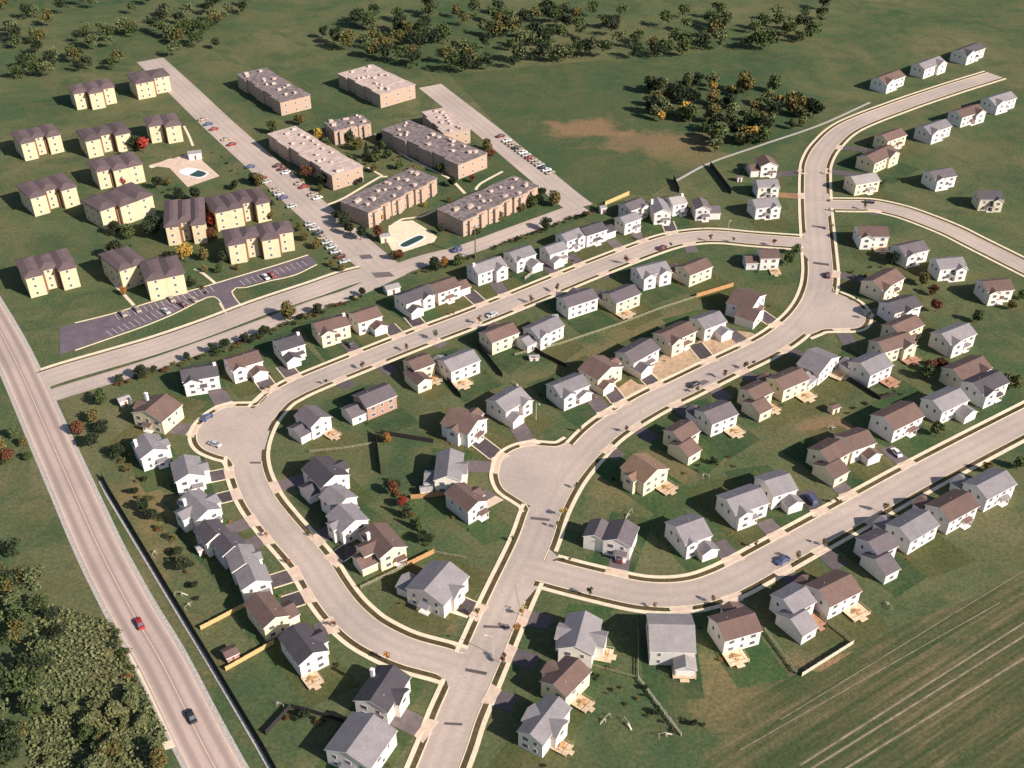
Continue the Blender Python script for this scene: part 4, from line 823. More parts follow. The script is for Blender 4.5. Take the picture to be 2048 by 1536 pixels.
for i, (px, py, l) in enumerate([(358, 1191, 'pale swing set by the long dark fence, upper'), (375, 1217, 'pale swing set by the long dark fence, lower'), (562, 1413, 'pale swing set above the dark joined fences'), (1214, 1438, 'pale swing set behind the lowest left deck'), (1252, 1446, 'pale swing set left of the pale diagonal fence'), (1325, 1473, 'pale swing set near the end of the diagonal fence'),
        (308, 1112, 'pale swing set in the left column yards'), (1412, 955, 'pale swing set on the lawn below the fourth row'), (1260, 1028, 'pale swing set between the corner house and fourth row'), (1030, 770, 'pale swing set in the second row yards'), (1660, 860, 'pale swing set above the fifth row'), (1778, 1216, 'pale swing set at the right end of the field edge')]): swing_set(px, py, i*1.3, l)
shed(784, 584, 5.5, 4, 2.4, .5, 's', 'roofp', 'pale blue grey lean-to behind the sixth upper row house')
for i, (q, l) in enumerate([([(718, 511), (740, 509), (747, 517), (724, 519)], 'dark patch on the parking street'), ([(742, 546), (778, 544), (790, 553), (752, 556)], 'dark patch at the divided road junction'), ([(1062, 1034), (1100, 1038), (1099, 1043), (1061, 1039)], 'dark strip across the main street'), ([(968, 1251), (1020, 1253), (1019, 1258), (967, 1256)], 'dark strip above the bottom junction'), ([(932, 1337), (975, 1345), (972, 1351), (931, 1343)], 'dark strip in the bottom junction'),
        ([(1624, 451), (1652, 454), (1652, 458), (1624, 454)], 'dark strip by the top junction'), ([(1627, 524), (1658, 528), (1658, 532), (1627, 528)], 'dark strip above the right bulb'), ([(500, 924), (522, 924), (522, 928), (500, 928)], 'dark strip across the left loop'), ([(1395, 806-40), (1408, 760), (1420, 764), (1405, 771)], 'small dark patch on the main street'), ([(890, 1445), (925, 1447), (924, 1452), (889, 1450)], 'dark strip near the bottom edge')]):
    sheet('dark_road_patch', [W2(*p) for p in q], .135+.003*i, M['drivepale'], l, 'road patch')  # flat sheets on the paving, darker than the street around them
# utility poles
def pole(px, py, h_, label):
    root = empty('utility_pole', W(px, py)); b = MB(); b.tube((0, 0, 0), (0, 0, h_), .28, .2, 8); obj('post', b.me('post', [M['pole']]), root)
    b = MB(); b.box(-1.5, 1.5, -.09, .09, h_-1.2, h_-.95); obj('crossarm', b.me('crossarm', [M['pole']]), root)
    tag(root, label, 'utility pole')
pole(951, 517, 15, 'tall brown utility pole behind the upper row')
def lamp(px, py, label, ang=0):
    root = empty('street_lamp', W(px, py), ang); b = MB(); b.tube((0, 0, 0), (0, 0, 7), .1, .07, 6); b.tube((0, 0, 7), (1.6, 0, 7.5), .06, .05, 6); obj('post', b.me('post', [M['steel']]), root)
    b = MB(); b.box(1.4, 2.1, -.15, .15, 7.4, 7.58); obj('lamp_head', b.me('lamp_head', [M['lamp']]), root); tag(root, label, 'street lamp')
lamp(986, 1310, 'thin street lamp beside the bottom junction', pi); lamp(1072, 840, 'thin street lamp near the middle bulb', -1); lamp(1455, 470, 'thin street lamp on the upper street near the top junction', -1.5)
# ------------------------------------------------------------ vegetation
def crown_mesh(name, mat, R, Hh, n, lean=0, lobes=7, cone=False, seed=0):
    rnd = random.Random(seed); v = []; f = []
    if cone: L = [(0, 0, Hh*(.18+.8*i/7), R*(1-i/8)) for i in range(8)]
    else: L = [(rnd.uniform(-.5, .5)*R, rnd.uniform(-.5, .5)*R, Hh*(.38+.62*rnd.random()*.75), R*rnd.uniform(.42, .68)) for _ in range(lobes)]
    for k in range(n):
        cx, cy, cz, r = L[rnd.randrange(len(L))]
        th = rnd.random()*2*pi; ph = math.acos(rnd.uniform(-1, 1)); rr = r*rnd.uniform(.55, 1.08)
        c = Vector((cx+rr*sin(ph)*cos(th), cy+rr*sin(ph)*sin(th), cz+rr*cos(ph)*(.8 if not cone else .5)))
        if c.z < .1: c.z = .1+rnd.random()*.2
        s = R*rnd.uniform(.10, .2); a = Vector((rnd.gauss(0, 1), rnd.gauss(0, 1), rnd.gauss(0, 1))).normalized(); b2 = a.orthogonal().normalized(); c2 = a.cross(b2)
        i = len(v); m = rnd.choice((3, 4, 5))
        for q in range(m):
            t = 2*pi*q/m+rnd.random()*.5; v.append(tuple(c+b2*s*cos(t)+c2*s*sin(t)*.8+a*s*.2*rnd.uniform(-1, 1)))
        f.append(tuple(range(i, i+m)))
    return mesh(name, v, f, [mat])
def trunk_mesh(h_, r, limbs, seed):
    rnd = random.Random(seed); b = MB(); b.tube((0, 0, 0), (0, 0, h_*.6), r, r*.6, 7)
    for i in range(limbs):
        t = 2*pi*i/limbs+rnd.random(); z0 = h_*(.3+.3*i/limbs); b.tube((0, 0, z0), (cos(t)*h_*.24, sin(t)*h_*.24, z0+h_*.28), r*.45, r*.15, 5)
    return b.me('trunk', [M['bark']])
TM = {}
def tmesh(kind, colr, var):
    key = (kind, colr, var)
    if key not in TM:
        s = hash((len(kind)*7+var*13+len(colr)*31)) % 9999
        if kind == 'tree': TM[key] = (crown_mesh('crown', M['leaf'+colr], 3.2, 7.2, 900, seed=s, lobes=9), trunk_mesh(7, .22, 5, s))
        elif kind == 'young': TM[key] = (crown_mesh('crown', M['leaf'+colr], 1.1, 4.6, 260, seed=s, lobes=5), trunk_mesh(4.4, .09, 4, s))
        elif kind == 'cone': TM[key] = (crown_mesh('crown', M['leaf'+colr], 2.2, 8.5, 900, seed=s, cone=True), trunk_mesh(6, .2, 0, s))
        else: TM[key] = (crown_mesh('foliage', M['leaf'+colr], .8, 1.0, 170, seed=s, lobes=5), trunk_mesh(.8, .06, 3, s))
    return TM[key]
CNT = {}
def plant(kind, colr, x, y, sc_, label=None, group=None, z=0):
    cr, tr = tmesh(kind, colr, random.randrange(4))
    nm = {'tree': 'tree', 'young': 'young_tree', 'cone': 'evergreen_tree', 'shrub': 'shrub'}[kind]
    r = empty(nm, (x, y, z), random.random()*6.28); s_ = sc_*random.uniform(.92, 1.08); r.scale = (s_, s_, s_*random.uniform(.9, 1.1))
    obj('crown' if kind != 'shrub' else 'foliage', cr, r); obj('trunk' if kind != 'shrub' else 'stems', tr, r)
    if label: tag(r, label, 'tree' if kind != 'shrub' else 'shrub', group)
    return r
USED = set()
RNK = ['nearest', 'second nearest', 'third nearest', 'fourth nearest', 'fifth nearest', 'sixth nearest', 'seventh nearest', 'eighth nearest', 'ninth nearest', 'tenth nearest']
PEND = []
def auto(kind, colr, px, py, sc_, group):
    p = W(px, py)
    if kind == 'young':
        q = Vector((p.x, p.y)); best = None
        for P, hw in list(ROADS.values())+[(b_, 0) for b_ in BULB.values()]:
            for a_, n_ in zip(P, normals(P)):
                for sg in (-1, 1):
                    e = a_+n_*sg*(hw+1.05)
                    if (best is None or (e-q).length < best[0]) and not on_pave(e): best = ((e-q).length, e)
        p = Vector((best[1].x, best[1].y, .1))
    r = plant(kind, colr, p.x, p.y, sc_, z=.1 if kind == 'young' else 0); PEND.append((r, kind, colr, Vector((p.x, p.y)), group)); return r
def inhouse(p, m=.6):
    for h in HS+APT:
        d = p-h['a']; x = d.x*cos(h['ang'])+d.y*sin(h['ang']); y = -d.x*sin(h['ang'])+d.y*cos(h['ang'])
        if -m < x < h['L']+m and -m-1 < y < h['D']+m+1: return True
    return False
# street trees along the kerbs
for px, py, c, s in [(954, 645, 'rust', 1), (873, 687, 'green', 1), (820, 706, 'rust', 1), (728, 738, 'olive', 1), (1115, 590, 'rust', 1), (1066, 607, 'rust', .9), (1257, 531, 'rust', 1.1), (1420, 486, 'rust', .9), (1731, 421, 'rust', .9), (1181, 1200, 'dark', 1), (1424, 1212, 'orange', .8), (1601, 1128, 'olive', 1), (1772, 1027, 'olive', 1),
        (1126, 1030, 'yellow', 1), (990, 1318, 'rust', .9), (781, 1318, 'orange', .9), (1457, 762, 'rust', .9), (1500, 745, 'rust', .9), (1505, 728, 'rust', .7), (1408, 800, 'olive', .9), (1250, 865, 'rust', .8), (560, 790, 'olive', .7), (1100, 1062, 'olive', .8), (1025, 1085, 'green', .7), (1545, 498, 'red', 1), (983, 1240, 'olive', .8), (1015, 1262, 'orange', .9), (1035, 1235, 'yellow', .9),
        (1603, 350, 'dark', .7), (1663, 460, 'yellow', .9), (1668, 350, 'rust', .7), (1300, 1222, 'olive', .6), (1530, 1108, 'rust', .7), (1655, 1095, 'olive', .8), (560, 1068, 'orange', .6), (592, 1128, 'orange', .6), (668, 1250, 'rust', .8), (660, 1060, 'olive', .6), (645, 760, 'green', .7), (1352, 506, 'dark', .8), (1468, 500, 'olive', .7), (1290, 483, 'olive', .8), (905, 632, 'olive', .6), (1160, 862, 'olive', .7), (1218, 992, 'green', .7), (1140, 1130, 'olive', .5), (1688, 1020, 'rust', .8), (1738, 640, 'green', .9), (1680, 588, 'dark', .6), (1715, 603, 'dark', .5)]:
    auto('young', c, px, py, s, 'young street trees')
# larger trees
for px, py, k, c, s, l in [(288, 305, 'tree', 'red', 1.15, 'large red maple between the top yellow apartment blocks'), (268, 365, 'tree', 'orange', .7, 'small orange tree beside the left yellow apartments'), (428, 455, 'tree', 'red', .95, 'red tree between the yellow apartment blocks'), (412, 430, 'tree', 'orange', .95, 'orange tree behind the red tree'), (440, 428, 'tree', 'yellow', .8, 'golden tree touching the orange and red trees'),
        (374, 525, 'tree', 'yellow', 1.05, 'golden tree in front of the middle yellow block'), (408, 520, 'tree', 'olive', .8, 'olive tree right of the golden tree'), (521, 372, 'tree', 'olive', .95, 'olive tree on the verge of the parking street'), (508, 368, 'tree', 'dark', .7, 'dark tree left of the olive verge tree'), (617, 358, 'tree', 'rust', .9, 'rust red tree beside the pink roofed block'), (648, 372, 'tree', 'dark', .9, 'dark tree at the corner of the pink roofed block'), (640, 385, 'tree', 'green', .6, 'small green tree at the corner of the pink roofed block'),
        (734, 318, 'cone', 'dark', 1, 'dark evergreen between the brick blocks'), (752, 326, 'tree', 'green', .7, 'round green tree right of the dark evergreen'), (775, 318, 'tree', 'green', .7, 'green tree beside the long diagonal walk'), (1107, 412, 'tree', 'olive', 1.0, 'lone olive tree at the lane corner'), (1064, 415, 'tree', 'green', .8, 'green tree left of the lone olive tree'), (1078, 408, 'tree', 'dark', .6, 'dark small tree beside the brick block end'),
        (582, 640, 'tree', 'olive', 1.0, 'tall olive tree beside the divided road'), (700, 470, 'tree', 'dark', .8, 'dark tree at the left end of the middle brick block'), (722, 480, 'tree', 'dark', .9, 'dark tree above the long pool'), (755, 480, 'tree', 'rust', .9, 'rust tree left of the long pool'), (762, 440, 'tree', 'yellow', .6, 'yellow tree above the long pool deck'), (870, 540, 'tree', 'dark', .8, 'dark tree on the lane corner behind the upper row'), (890, 535, 'tree', 'orange', .6, 'orange tree on the lane behind the upper row'), (918, 530, 'tree', 'green', .7, 'green tree near the utility pole'), (800, 520, 'tree', 'rust', .6, 'rust tree below the long pool'), (785, 520, 'tree', 'olive', .6, 'olive tree below the long pool deck'),
        (830, 402, 'shrub', 'green', 2.2, 'green bushes in front of the middle brick block'), (973, 300, 'tree', 'olive', .8, 'olive tree at the corner of the largest brick block'), (982, 318, 'tree', 'rust', .7, 'rust tree at the corner of the largest brick block'), (1487, 350, 'cone', 'dark', .7, 'dark evergreen left of the top road houses'), (1575, 530, 'tree', 'green', .9, 'green tree inside the top right curve'), (1590, 510, 'tree', 'green', .6, 'small green tree beside the top right curve'), (790, 990, 'tree', 'rust', .7, 'rust red tree inside the loop yards'), (805, 1015, 'tree', 'red', .6, 'small red tree inside the loop yards'),
        (812, 1035, 'cone', 'dark', .7, 'dark evergreen inside the loop yards'), (838, 1060, 'cone', 'green', .7, 'green evergreen near the orange loop fence'), (848, 1085, 'tree', 'dark', .6, 'dark tree at the end of the orange loop fence'), (640, 280, 'tree', 'yellow', .9, 'yellow tree beyond the pink roofed block'), (545, 268, 'tree', 'green', .9, 'broad green tree beyond the parking street'), (700, 285, 'tree', 'dark', .8, 'dark tree in front of the small top brick block'), (775, 885, 'tree', 'orange', .5, 'little orange tree right of the tall black fence'), (1200, 420, 'tree', 'green', .5, 'small green tree at the yellow fence'),
        (455, 452, 'tree', 'orange', .8, 'orange tree at the corner of the block behind the red tree'), (545, 440, 'tree', 'olive', .7, 'olive tree right of the block behind the red tree'), (312, 470, 'tree', 'dark', 1.1, 'dark tree filling the gap left of the stepped block'), (262, 478, 'tree', 'green', .9, 'green tree under the left yellow block'), (425, 480, 'tree', 'rust', .8, 'rust tree under the red tree'), (445, 528, 'tree', 'dark', .8, 'dark tree left of the right lot side block'),
        (247, 372, 'tree', 'red', .7, 'small red tree left of the small orange tree'), (270, 300, 'tree', 'dark', 1.0, 'dark tree left of the red maple'), (228, 360, 'tree', 'dark', .7, 'dark tree at the left edge by the orange tree'), (395, 402, 'tree', 'dark', .9, 'dark tree behind the stepped yellow block'), (385, 575, 'tree', 'dark', .6, 'dark tree beside the left lot side block'), (600, 250, 'tree', 'olive', .9, 'olive tree above the pink roofed block'), (655, 300, 'tree', 'green', .8, 'green tree behind the pink roofed block'), (765, 300, 'tree', 'green', .7, 'green tree on the lawn left of the largest brick block'), (748, 345, 'tree', 'olive', .6, 'olive tree at the start of the middle brick block'), (1000, 440, 'tree', 'olive', .6, 'olive tree in front of the right brick block'), (880, 470, 'tree', 'dark', .6, 'dark tree under the right brick block corner'), (690, 455, 'tree', 'dark', .9, 'dark tree at the foot of the middle brick block'), (675, 440, 'tree', 'dark', .7, 'darkest tree beside the parking street'),
        (300, 560-85, 'tree', 'dark', 1.0, 'dark tree behind the left yellow blocks'), (235, 520, 'tree', 'dark', 1.0, 'dark tree left of the lower yellow blocks'), (345, 530, 'tree', 'dark', .7, 'dark tree between the lower yellow blocks')]:
    p = W(px, py); plant(k, c, p.x, p.y, s, l)
# shrub belts along the divided road and lane
random.seed(21)
def belt(p0, p1, n_, kinds, group, jit=5, s=(.8, 1.7)):
    for i in range(n_):
        t = (i+random.random()*.8)/n_; px = p0[0]+(p1[0]-p0[0])*t+random.uniform(-jit, jit); py = p0[1]+(p1[1]-p0[1])*t+random.uniform(-jit, jit)*.7
        q = W(px, py)
        if inhouse(Vector((q.x, q.y))) or on_pave(Vector((q.x, q.y))): continue
        k, c = random.choice(kinds); auto(k, c, px, py, random.uniform(*s)*(1 if k == 'shrub' else .42), group)
mix = [('shrub', 'green'), ('shrub', 'dark'), ('shrub', 'olive'), ('shrub', 'rust'), ('tree', 'dark'), ('shrub', 'olive'), ('shrub', 'dark')]
belt((235, 770), (460, 698), 26, mix, 'shrubs screening the divided road'); belt((460, 700), (730, 590), 40, mix, 'shrubs screening the divided road'); belt((800, 560), (960, 512), 16, mix, 'shrubs behind the upper row')
belt((985, 498), (1190, 425), 26, mix, 'shrubs behind the upper row'); belt((300, 380), (560, 420), 4, mix, 'shrubs near the apartments')
belt((235, 905), (330, 1060), 22, mix, 'shrubs inside the long dark fence', 16); belt((330, 1060), (400, 1200), 12, mix, 'shrubs inside the long dark fence', 16)
belt((232, 1250), (262, 1370), 14, [('shrub', 'olive'), ('shrub', 'green'), ('shrub', 'dark'), ('shrub', 'orange')], 'rough shrubs left of the highway', 12, (.9, 1.8))
belt((575, 1435), (655, 1450), 10, mix, 'shrubs near the bottom edge', 9, (.7, 1.2)); belt((780, 960), (862, 1095), 16, mix, 'shrub border inside the loop', 6)
belt((1150, 1330), (1400, 1480), 24, mix, 'shrubs in the bottom centre yards', 30, (.5, 1.0)); belt((1690, 830), (1800, 780), 8, mix, 'shrubs in the right yards', 12, (.6, 1.1)); belt((1380, 940), (1480, 920), 8, mix, 'shrubs in the right yards', 14, (.5, .9))
belt((600, 470), (700, 560), 5, [('shrub', 'green'), ('tree', 'olive')], 'verge shrubs of the parking street', 4); belt((420, 300), (600, 455), 14, [('shrub', 'dark'), ('shrub', 'green')], 'verge shrubs of the parking street', 4, (.6, 1.2))
belt((655, 470), (900, 350), 22, mix, 'shrubs round the brick blocks', 16, (.8, 1.5)); belt((1000, 415), (1060, 400), 6, mix, 'shrubs round the brick blocks', 10); belt((700, 330), (900, 290), 14, mix, 'shrubs round the brick blocks', 14); belt((1690, 560), (1829, 520), 8, mix, 'shrubs in the right yards', 12); belt((1700, 380), (1829, 360), 10, mix, 'shrubs right of the top road', 12)
belt((220, 480), (420, 590), 16, mix, 'shrubs round the yellow blocks', 14, (.8, 1.6)); belt((230, 300), (380, 420), 10, mix, 'shrubs round the yellow blocks', 18)
# yard plants: two or three at each house
random.seed(8)
spots = ['front left corner', 'front right corner', 'back left corner', 'back right corner', 'left wall', 'right wall']
for hi, h in enumerate(HS[:84]):
    for j in random.sample(range(6), 2 if hi % 2 else 1):
        x, y = [(-1.2, -1.4), (h['L']+1.2, -1.4), (-1, h['D']+1.6), (h['L']+1, h['D']+1.6), (-1.3, h['D']*.5), (h['L']+1.3, h['D']*.5)][j]
        p = h['a']+Vector((cos(h['ang']), sin(h['ang'])))*x+Vector((-sin(h['ang']), cos(h['ang'])))*y
        if on_pave(p) or inhouse(p, .3) or any((p-gp).length < 3 for gp, _ in GAPS): continue
        colr = random.choice(['dark', 'green', 'olive', 'rust', 'yellow', 'orange'])
        r = plant('shrub', colr, p.x, p.y, random.uniform(.5, .95)); lab = 'small %s shrub at the %s of the %s' % (colr, spots[j], h['nick'])
        if len(lab.split()) > 16 or lab in LABELS: lab = 'small %s shrub, %s, house %s' % (colr, spots[j], h['loc'])
        if len(lab.split()) > 16: lab = ' '.join(lab.split()[:16])
        tag(r, lab, 'shrub', 'foundation shrubs')
# far wood, near wood
DW = []
random.seed(31)
def wood(poly, n_, sc_, cols, label, group, kinds=('tree',)):
    xs = [p[0] for p in poly]; ys = [p[1] for p in poly]; k = 0; tr = 0
    while k < n_ and tr < n_*30:
        tr += 1; px, py = random.uniform(min(xs), max(xs)), random.uniform(min(ys), max(ys))
        if not pin((px, py), poly): continue
        q = W(px, py)
        if on_pave(Vector((q.x, q.y)), None, -1.5) or inhouse(Vector((q.x, q.y)), 1): continue
        c = random.choice(cols); plant(random.choice(kinds), c, q.x, q.y, random.uniform(*sc_), label % c, group); k += 1
wood([(1295, 262), (1330, 254), (1420, 300), (1450, 318), (1500, 296), (1600, 262), (1640, 238), (1560, 170), (1300, 170)], 74, (.55, 1.5), ['dark', 'olive', 'moss', 'green', 'moss', 'olive', 'dark', 'yellow'], 'tall %s tree in the dense wood behind the meadow', 'trees of the wood behind the meadow')
DW.append(([(900, 150), (1560, 100), (1700, 60), (1700, 20), (700, 30), (600, 90)], 160, 1.0, 1.6))
wood([(120, 1405), (235, 1360), (275, 1400), (325, 1490), (325, 1560), (60, 1560)], 34, (.2, .75), ['green', 'moss', 'olive', 'moss', 'moss'], 'dense %s tree in the wood left of the highway', 'trees of the lower left wood')
DW.append(([(0, 1080), (90, 1140), (130, 1260), (40, 1540), (-60, 1540)], 50, .6, 1.0))
DW.append(([(0, 10), (500, 10), (480, 110), (200, 150), (0, 180)], 80, .9, 1.4))
wood([(1840, 560), (2048, 560), (2048, 1000), (1840, 860)], 14, (.5, .9), ['olive', 'green', 'rust'], '%s yard tree past the right edge houses', 'yard trees at far right')
wood([(10, 860), (215, 800), (215, 960), (120, 1000), (0, 940)], 12, (.4, .9), ['olive', 'green', 'rust', 'dark'], '%s tree on the rough grass far left', 'trees on the far left grass')
# woods beyond the photographed area that read as one mass
vv, ff, mi = [], [], []
pool_ = [crown_mesh('clump', None, 3.4, 7.5, 260, seed=q, lobes=8) for q in range(4)]
for me_ in pool_: me_.materials.clear()
PD = [([v_.co.copy() for v_ in me_.vertices], [tuple(p_.vertices) for p_ in me_.polygons]) for me_ in pool_]
for (poly_, n_, s0, s1) in DW:
    xs = [p[0] for p in poly_]; ys = [p[1] for p in poly_]; k = 0
    while k < n_:
        px, py = random.uniform(min(xs), max(xs)), random.uniform(min(ys), max(ys))
        if not pin((px, py), poly_): continue
        k += 1; q = W(px, py)
        if on_pave(Vector((q.x, q.y)), None, -2): continue
        V_, F_ = random.choice(PD); sc_ = random.uniform(s0, s1); ro = random.random()*6.28; base = len(vv); m_ = random.choice((0, 0, 1, 2, 2, 3))
        for v_ in V_: vv.append((q.x+(v_.x*cos(ro)-v_.y*sin(ro))*sc_, q.y+(v_.x*sin(ro)+v_.y*cos(ro))*sc_, v_.z*sc_))
        for f_ in F_: ff.append(tuple(base+i_ for i_ in f_)); mi.append(m_)
tag(obj('distant_woods', mesh('distant_woods', vv, ff, [M['leafdark'], M['leafolive'], M['leafgreen'], M['leafmoss']], mi)), 'mixed far off woods along the horizon side and far left', 'woods', None, 'stuff')
for n_, (px, py, c, s_) in enumerate([(225, 395, 'green', .6), (318, 380, 'dark', .8), (335, 372, 'olive', .6), (360, 400, 'dark', .7), (410, 545, 'olive', .5), (300, 600-5, 'dark', .4), (440, 545, 'green', .5), (475, 540, 'olive', .4), (250, 590, 'orange', .5), (232, 470, 'dark', .9), (250, 450, 'olive', .6), (470, 380, 'dark', .6), (505, 395, 'green', .6), (600, 462, 'olive', .5),
    (700, 330, 'green', .7), (715, 300, 'olive', .8), (760, 285, 'dark', .6), (800, 340, 'green', .6), (830, 345, 'olive', .6), (905, 375, 'dark', .6), (945, 365, 'rust', .5), (720, 370, 'dark', .5), (760, 425, 'olive', .5), (800, 420, 'green', .5), (850, 415, 'yellow', .4), (900, 405, 'olive', .4), (955, 470, 'green', .5), (1045, 425, 'olive', .6), (1085, 395, 'dark', .6), (610, 330, 'dark', .7), (590, 318, 'dark', .7), (570, 300, 'green', .7), (560, 285, 'dark', .8), (820, 310, 'dark', .7), (850, 330, 'dark', .6), (880, 345, 'green', .6)]):
    if not inhouse(Vector(W2(px, py)), .5): auto('tree', c, px, py, s_, 'trees among the apartment blocks')
# undergrowth of the lower left wood: uncountable low foliage
rnd = random.Random(4); v = []; f = []
poly = [(60, 1200), (228, 1245), (262, 1330), (332, 1462), (325, 1560), (40, 1560)]
for _ in range(9000):
    px, py = rnd.uniform(60, 340), rnd.uniform(1200, 1560)
    if not pin((px, py), poly): continue
    q = W(px, py); s = rnd.uniform(.2, .55); z = abs(rnd.gauss(.3, .5)); a = Vector((rnd.gauss(0, .6), rnd.gauss(0, .6), 1)).normalized(); b2 = a.orthogonal().normalized(); c2 = a.cross(b2); i = len(v)
    for k in range(4): t = pi/2*k+rnd.random(); v.append((q.x+(b2*cos(t)+c2*sin(t)).x*s, q.y+(b2*cos(t)+c2*sin(t)).y*s, z+(b2*cos(t)+c2*sin(t)).z*s))
    f.append((i, i+1, i+2, i+3))
tag(obj('undergrowth', mesh('undergrowth', v, f, [M['leafmoss']])), 'tangled mossy undergrowth left of the highway', 'undergrowth', None, 'stuff')
# labels for the automatically described plants
CN = {'tree': 'tree', 'young': 'young tree', 'cone': 'evergreen', 'shrub': 'shrub'}
def side_of(p, c):
    a = PX(p.x, p.y); b = PX(c.x, c.y); dx, dy = a[0]-b[0], a[1]-b[1]
    if abs(dx) > abs(dy)*1.4: return 'right of' if dx > 0 else 'left of'
    return 'below' if dy > 0 else 'above'
cnt = {}
info = []
for (r, kind, colr, p, grp) in PEND:
    hs = sorted(HS, key=lambda h: (h['c']-p).length); h = hs[0]
    if p.x < -120 and p.y > 380 or (p-h['c']).length > 60: ref = grp.replace('shrubs', 'belt').replace('trees', 'line'); key = (kind, colr, 'in', ref)
    else: key = (kind, colr, side_of(p, h['c']), 'the '+h['nick'])
    info.append((key, (p-h['c']).length, r, kind, colr, grp, p)); cnt.setdefault(key, []).append(len(info)-1)
for key, ids in cnt.items():
    ids.sort(key=lambda i: PX(info[i][6].x, info[i][6].y)[0])
    for n_, i in enumerate(ids):
        _, d, r, kind, colr, grp, p = info[i]
        if key[2] == 'in': lab = '%s %s, %s from left of its kind, %s' % (colr, CN[kind], ORD[min(n_, 16)] if n_ < 17 else 'far', grp)
        elif len(ids) == 1: lab = '%s %s %s %s' % (colr, CN[kind], key[2], key[3])
        else: lab = '%s %s %s %s, %s of %s from left' % (colr, CN[kind], key[2], key[3], ORD[n_], ['', '', 'two', 'three', 'four', 'five', 'six', 'seven', 'eight', 'nine', 'ten', 'eleven', 'twelve'][min(len(ids), 12)])
        tag(r, lab, 'tree' if kind != 'shrub' else 'shrub', grp)
# ------------------------------------------------------------ cars
def car_parts(colr, van=False):
    b = MB(); h1, h2 = (.85, 1.45) if not van else (1.0, 1.95)
    prof = [(-2.25, .3), (-2.3, .7), (-2.15, h1-.03), (-1.0, h1+.07), (1.4, h1+.08), (2.2, h1), (2.3, .65), (2.25, .3)]
    if van: prof = [(-2.3, .3), (-2.35, 1.0), (-2.2, h1+.1), (2.3, h1+.1), (2.35, .6), (2.3, .3)]
    n = len(prof); v = []
    for y, s in ((-.86, 1), (-.78, 1.0), (.78, 1.0), (.86, 1)):
        for x, z in prof: v.append((x*(.985 if abs(y) > .8 else 1), y, z-(.05 if abs(y) > .8 and z > .6 else 0)))
    f = []
    for k in range(3):
        for i in range(n): j = (i+1) % n; f.append((k*n+i, k*n+j, (k+1)*n+j, (k+1)*n+i))
    f.append(tuple(range(n))); f.append(tuple(3*n+i for i in reversed(range(n))))
    body = mesh('body', v, f, [M['car'+colr]])
    x0, x1, x2, x3 = (-1.35, -.7, .75, 1.55) if not van else (-1.6, -1.0, 2.0, 2.2)
    b = MB(); zb = h1+.04
    lo = [(x0, -.74), (x3, -.74), (x3, .74), (x0, .74)]; hi = [(x1, -.6), (x2, -.6), (x2, .6), (x1, .6)]
    for i in range(4): j = (i+1) % 4; b.face([(*lo[i], zb), (*lo[j], zb), (*hi[j], h2), (*hi[i], h2)])
    glass = b.me('windows', [M['glass']])
    b = MB(); b.box(x1-.02, x2+.02, -.61, .61, h2-.005, h2+.05); roof = b.me('roof', [M['car'+colr]])
    b = MB(); b.tube((0, -.1, 0), (0, .1, 0), .33, .33, 12); wh = b.me('wheel', [M['tyre']])
    b = MB(); b.box(-.04, .04, -.16, .16, -.07, .07); hl = b.me('headlight', [M['lamp']])
    return body, glass, roof, wh, hl
CP = {}
def car(x, y, ang, colr, label, group=None, van=False):
    if (colr, van) not in CP: CP[(colr, van)] = car_parts(colr, van)
    bd, gl, rf, wh, hl = CP[(colr, van)]
    r = empty('van' if van else 'car', (x, y, .1), ang)
    obj('body', bd, r); obj('windows', gl, r); obj('roof', rf, r)
    for sx in (-1.4, 1.4):
        for sy in (-.8, .8): obj('wheel', wh, r, (sx, sy, .33))
    for sy in (-.6, .6): obj('headlight', hl, r, (-2.28, sy, .62))
    tag(r, label, 'van' if van else 'car', group)
def carpx(px, py, dx, dy, colr, label, group=None, van=False):
    a = W(px, py); b = W(px+dx, py+dy); car(a.x, a.y, atan2(b.y-a.y, b.x-a.x), colr, label, group, van)
for c in [(280, 1250, 10, 20, 'red', 'red car driving on the highway'), (383, 1436, 10, 20, 'dark', 'dark car lower down on the highway'), (414, 838, 14, -9, 'blue', 'blue car parked at the upper left of the left bulb'), (430, 891, 14, 5, 'silver', 'silver car parked at the bottom of the left bulb'), (1240, 1118, -2, 10, 'maroon', 'dark red car in a driveway above the lower street'),
          (1792, 908, 10, 10, 'white', 'white car in a driveway at the right edge'), (1565, 1124, 12, -7, 'blue', 'blue car parked on the lower street'), (1655, 553, 1, 10, 'maroon', 'dark maroon car on the main street above the bulb'), (1388, 772, 14, -7, 'dark', 'dark car on the middle of the main street'), (1324, 498, 12, -5, 'maroon', 'maroon car parked near the top of the upper street'), (984, 632, 14, -6, 'silver', 'silver car parked on the upper street'),
          (1738, 396+10, 10, 1, 'dark', 'dark car on the east side street'), (700, 694-3, 8, 8, 'dark', 'dark car in a driveway of the upper row')]: carpx(*c)
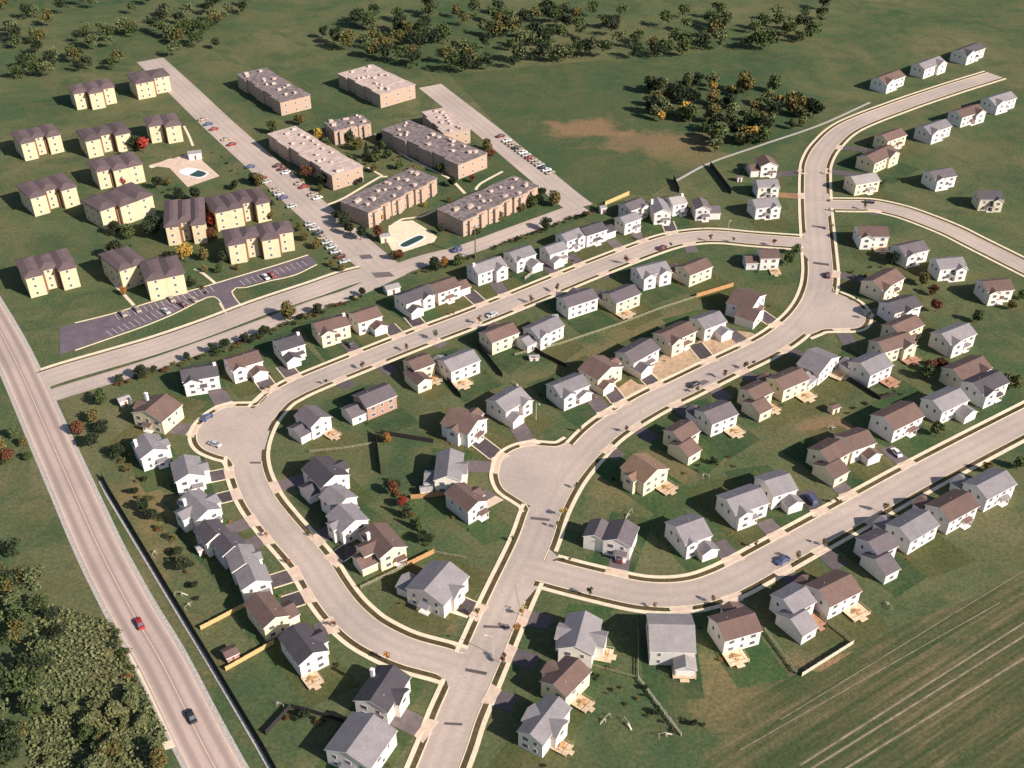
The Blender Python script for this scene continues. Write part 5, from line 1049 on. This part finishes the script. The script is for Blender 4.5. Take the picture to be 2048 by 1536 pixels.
carpx(1622, 1003, 11, 14, 'blue', 'dark blue van in a driveway above the lower street', None, True)
random.seed(77)
cc = ['white', 'tan', 'silver', 'dark', 'tan', 'blue', 'maroon', 'tan', 'silver', 'red']
seen = {}
def row(p0, p1, n_, place, group, skip=.15, along=False, off=None):
    a = W(*p0); b = W(*p1); d = (b-a).normalized(); ang = atan2(d.y, d.x)+(0 if along else pi/2)
    k = 0
    for i in range(n_):
        if random.random() < skip: continue
        q = a+(b-a)*((i+.5)/n_); c = random.choice(cc); car(q.x, q.y, ang+random.uniform(-.05, .05), c, '%s parked car, %s from the far end, %s' % (c, ORD[k] if k < 17 else 'last', place), group, False); k += 1
row((497, 332), (606, 436), 13, 'left side of the parking street', 'cars on the left of the parking street', .3)
row((616, 446), (694, 530), 9, 'left side near the junction', 'cars near the parking street junction', .25)
row((552, 330), (640, 402), 10, 'right side of the parking street', 'cars on the right of the parking street', .45)
row((998, 272), (1104, 350), 16, 'beside the meadow', 'cars parked beside the meadow', .08)
row((245, 660), (405, 596), 14, 'near edge of the lot', 'cars on the near edge of the lot', .82)
row((240, 632), (430, 575), 14, 'far edge of the lot', 'cars on the far edge of the lot', .9)
row((500, 567), (625, 526), 10, 'right part of the lot', 'cars in the right part of the lot', .75)
row((400, 236), (470, 296), 6, 'top left of the parking street', 'cars at the top of the parking street', .4)
carpx(914, 503, 12, -4, 'blue', 'blue van parked on the lane behind the upper row', None, True)
# labels for driveways and aprons
for i, t in enumerate(DRVOUT):
    a = t[0]; h = min(HS, key=lambda h: (h['c']-a).length)
    for o in t[7:]:
        nm = 'asphalt driveway' if o.name.startswith('driveway') and 'apron' not in o.name else 'pale concrete apron'
        if 'apron' not in o.name: nm = {'d': 'dark asphalt driveway', 'p': 'greyish driveway', 'm': 'reddish driveway'}[t[6]]
        lab = '%s of the %s' % (nm, h['nick'])
        if lab in LABELS: lab = '%s beside the %s, %s one' % (nm, h['nick'], side_of(a, h['c']).split()[0])
        tag(o, lab, 'driveway')
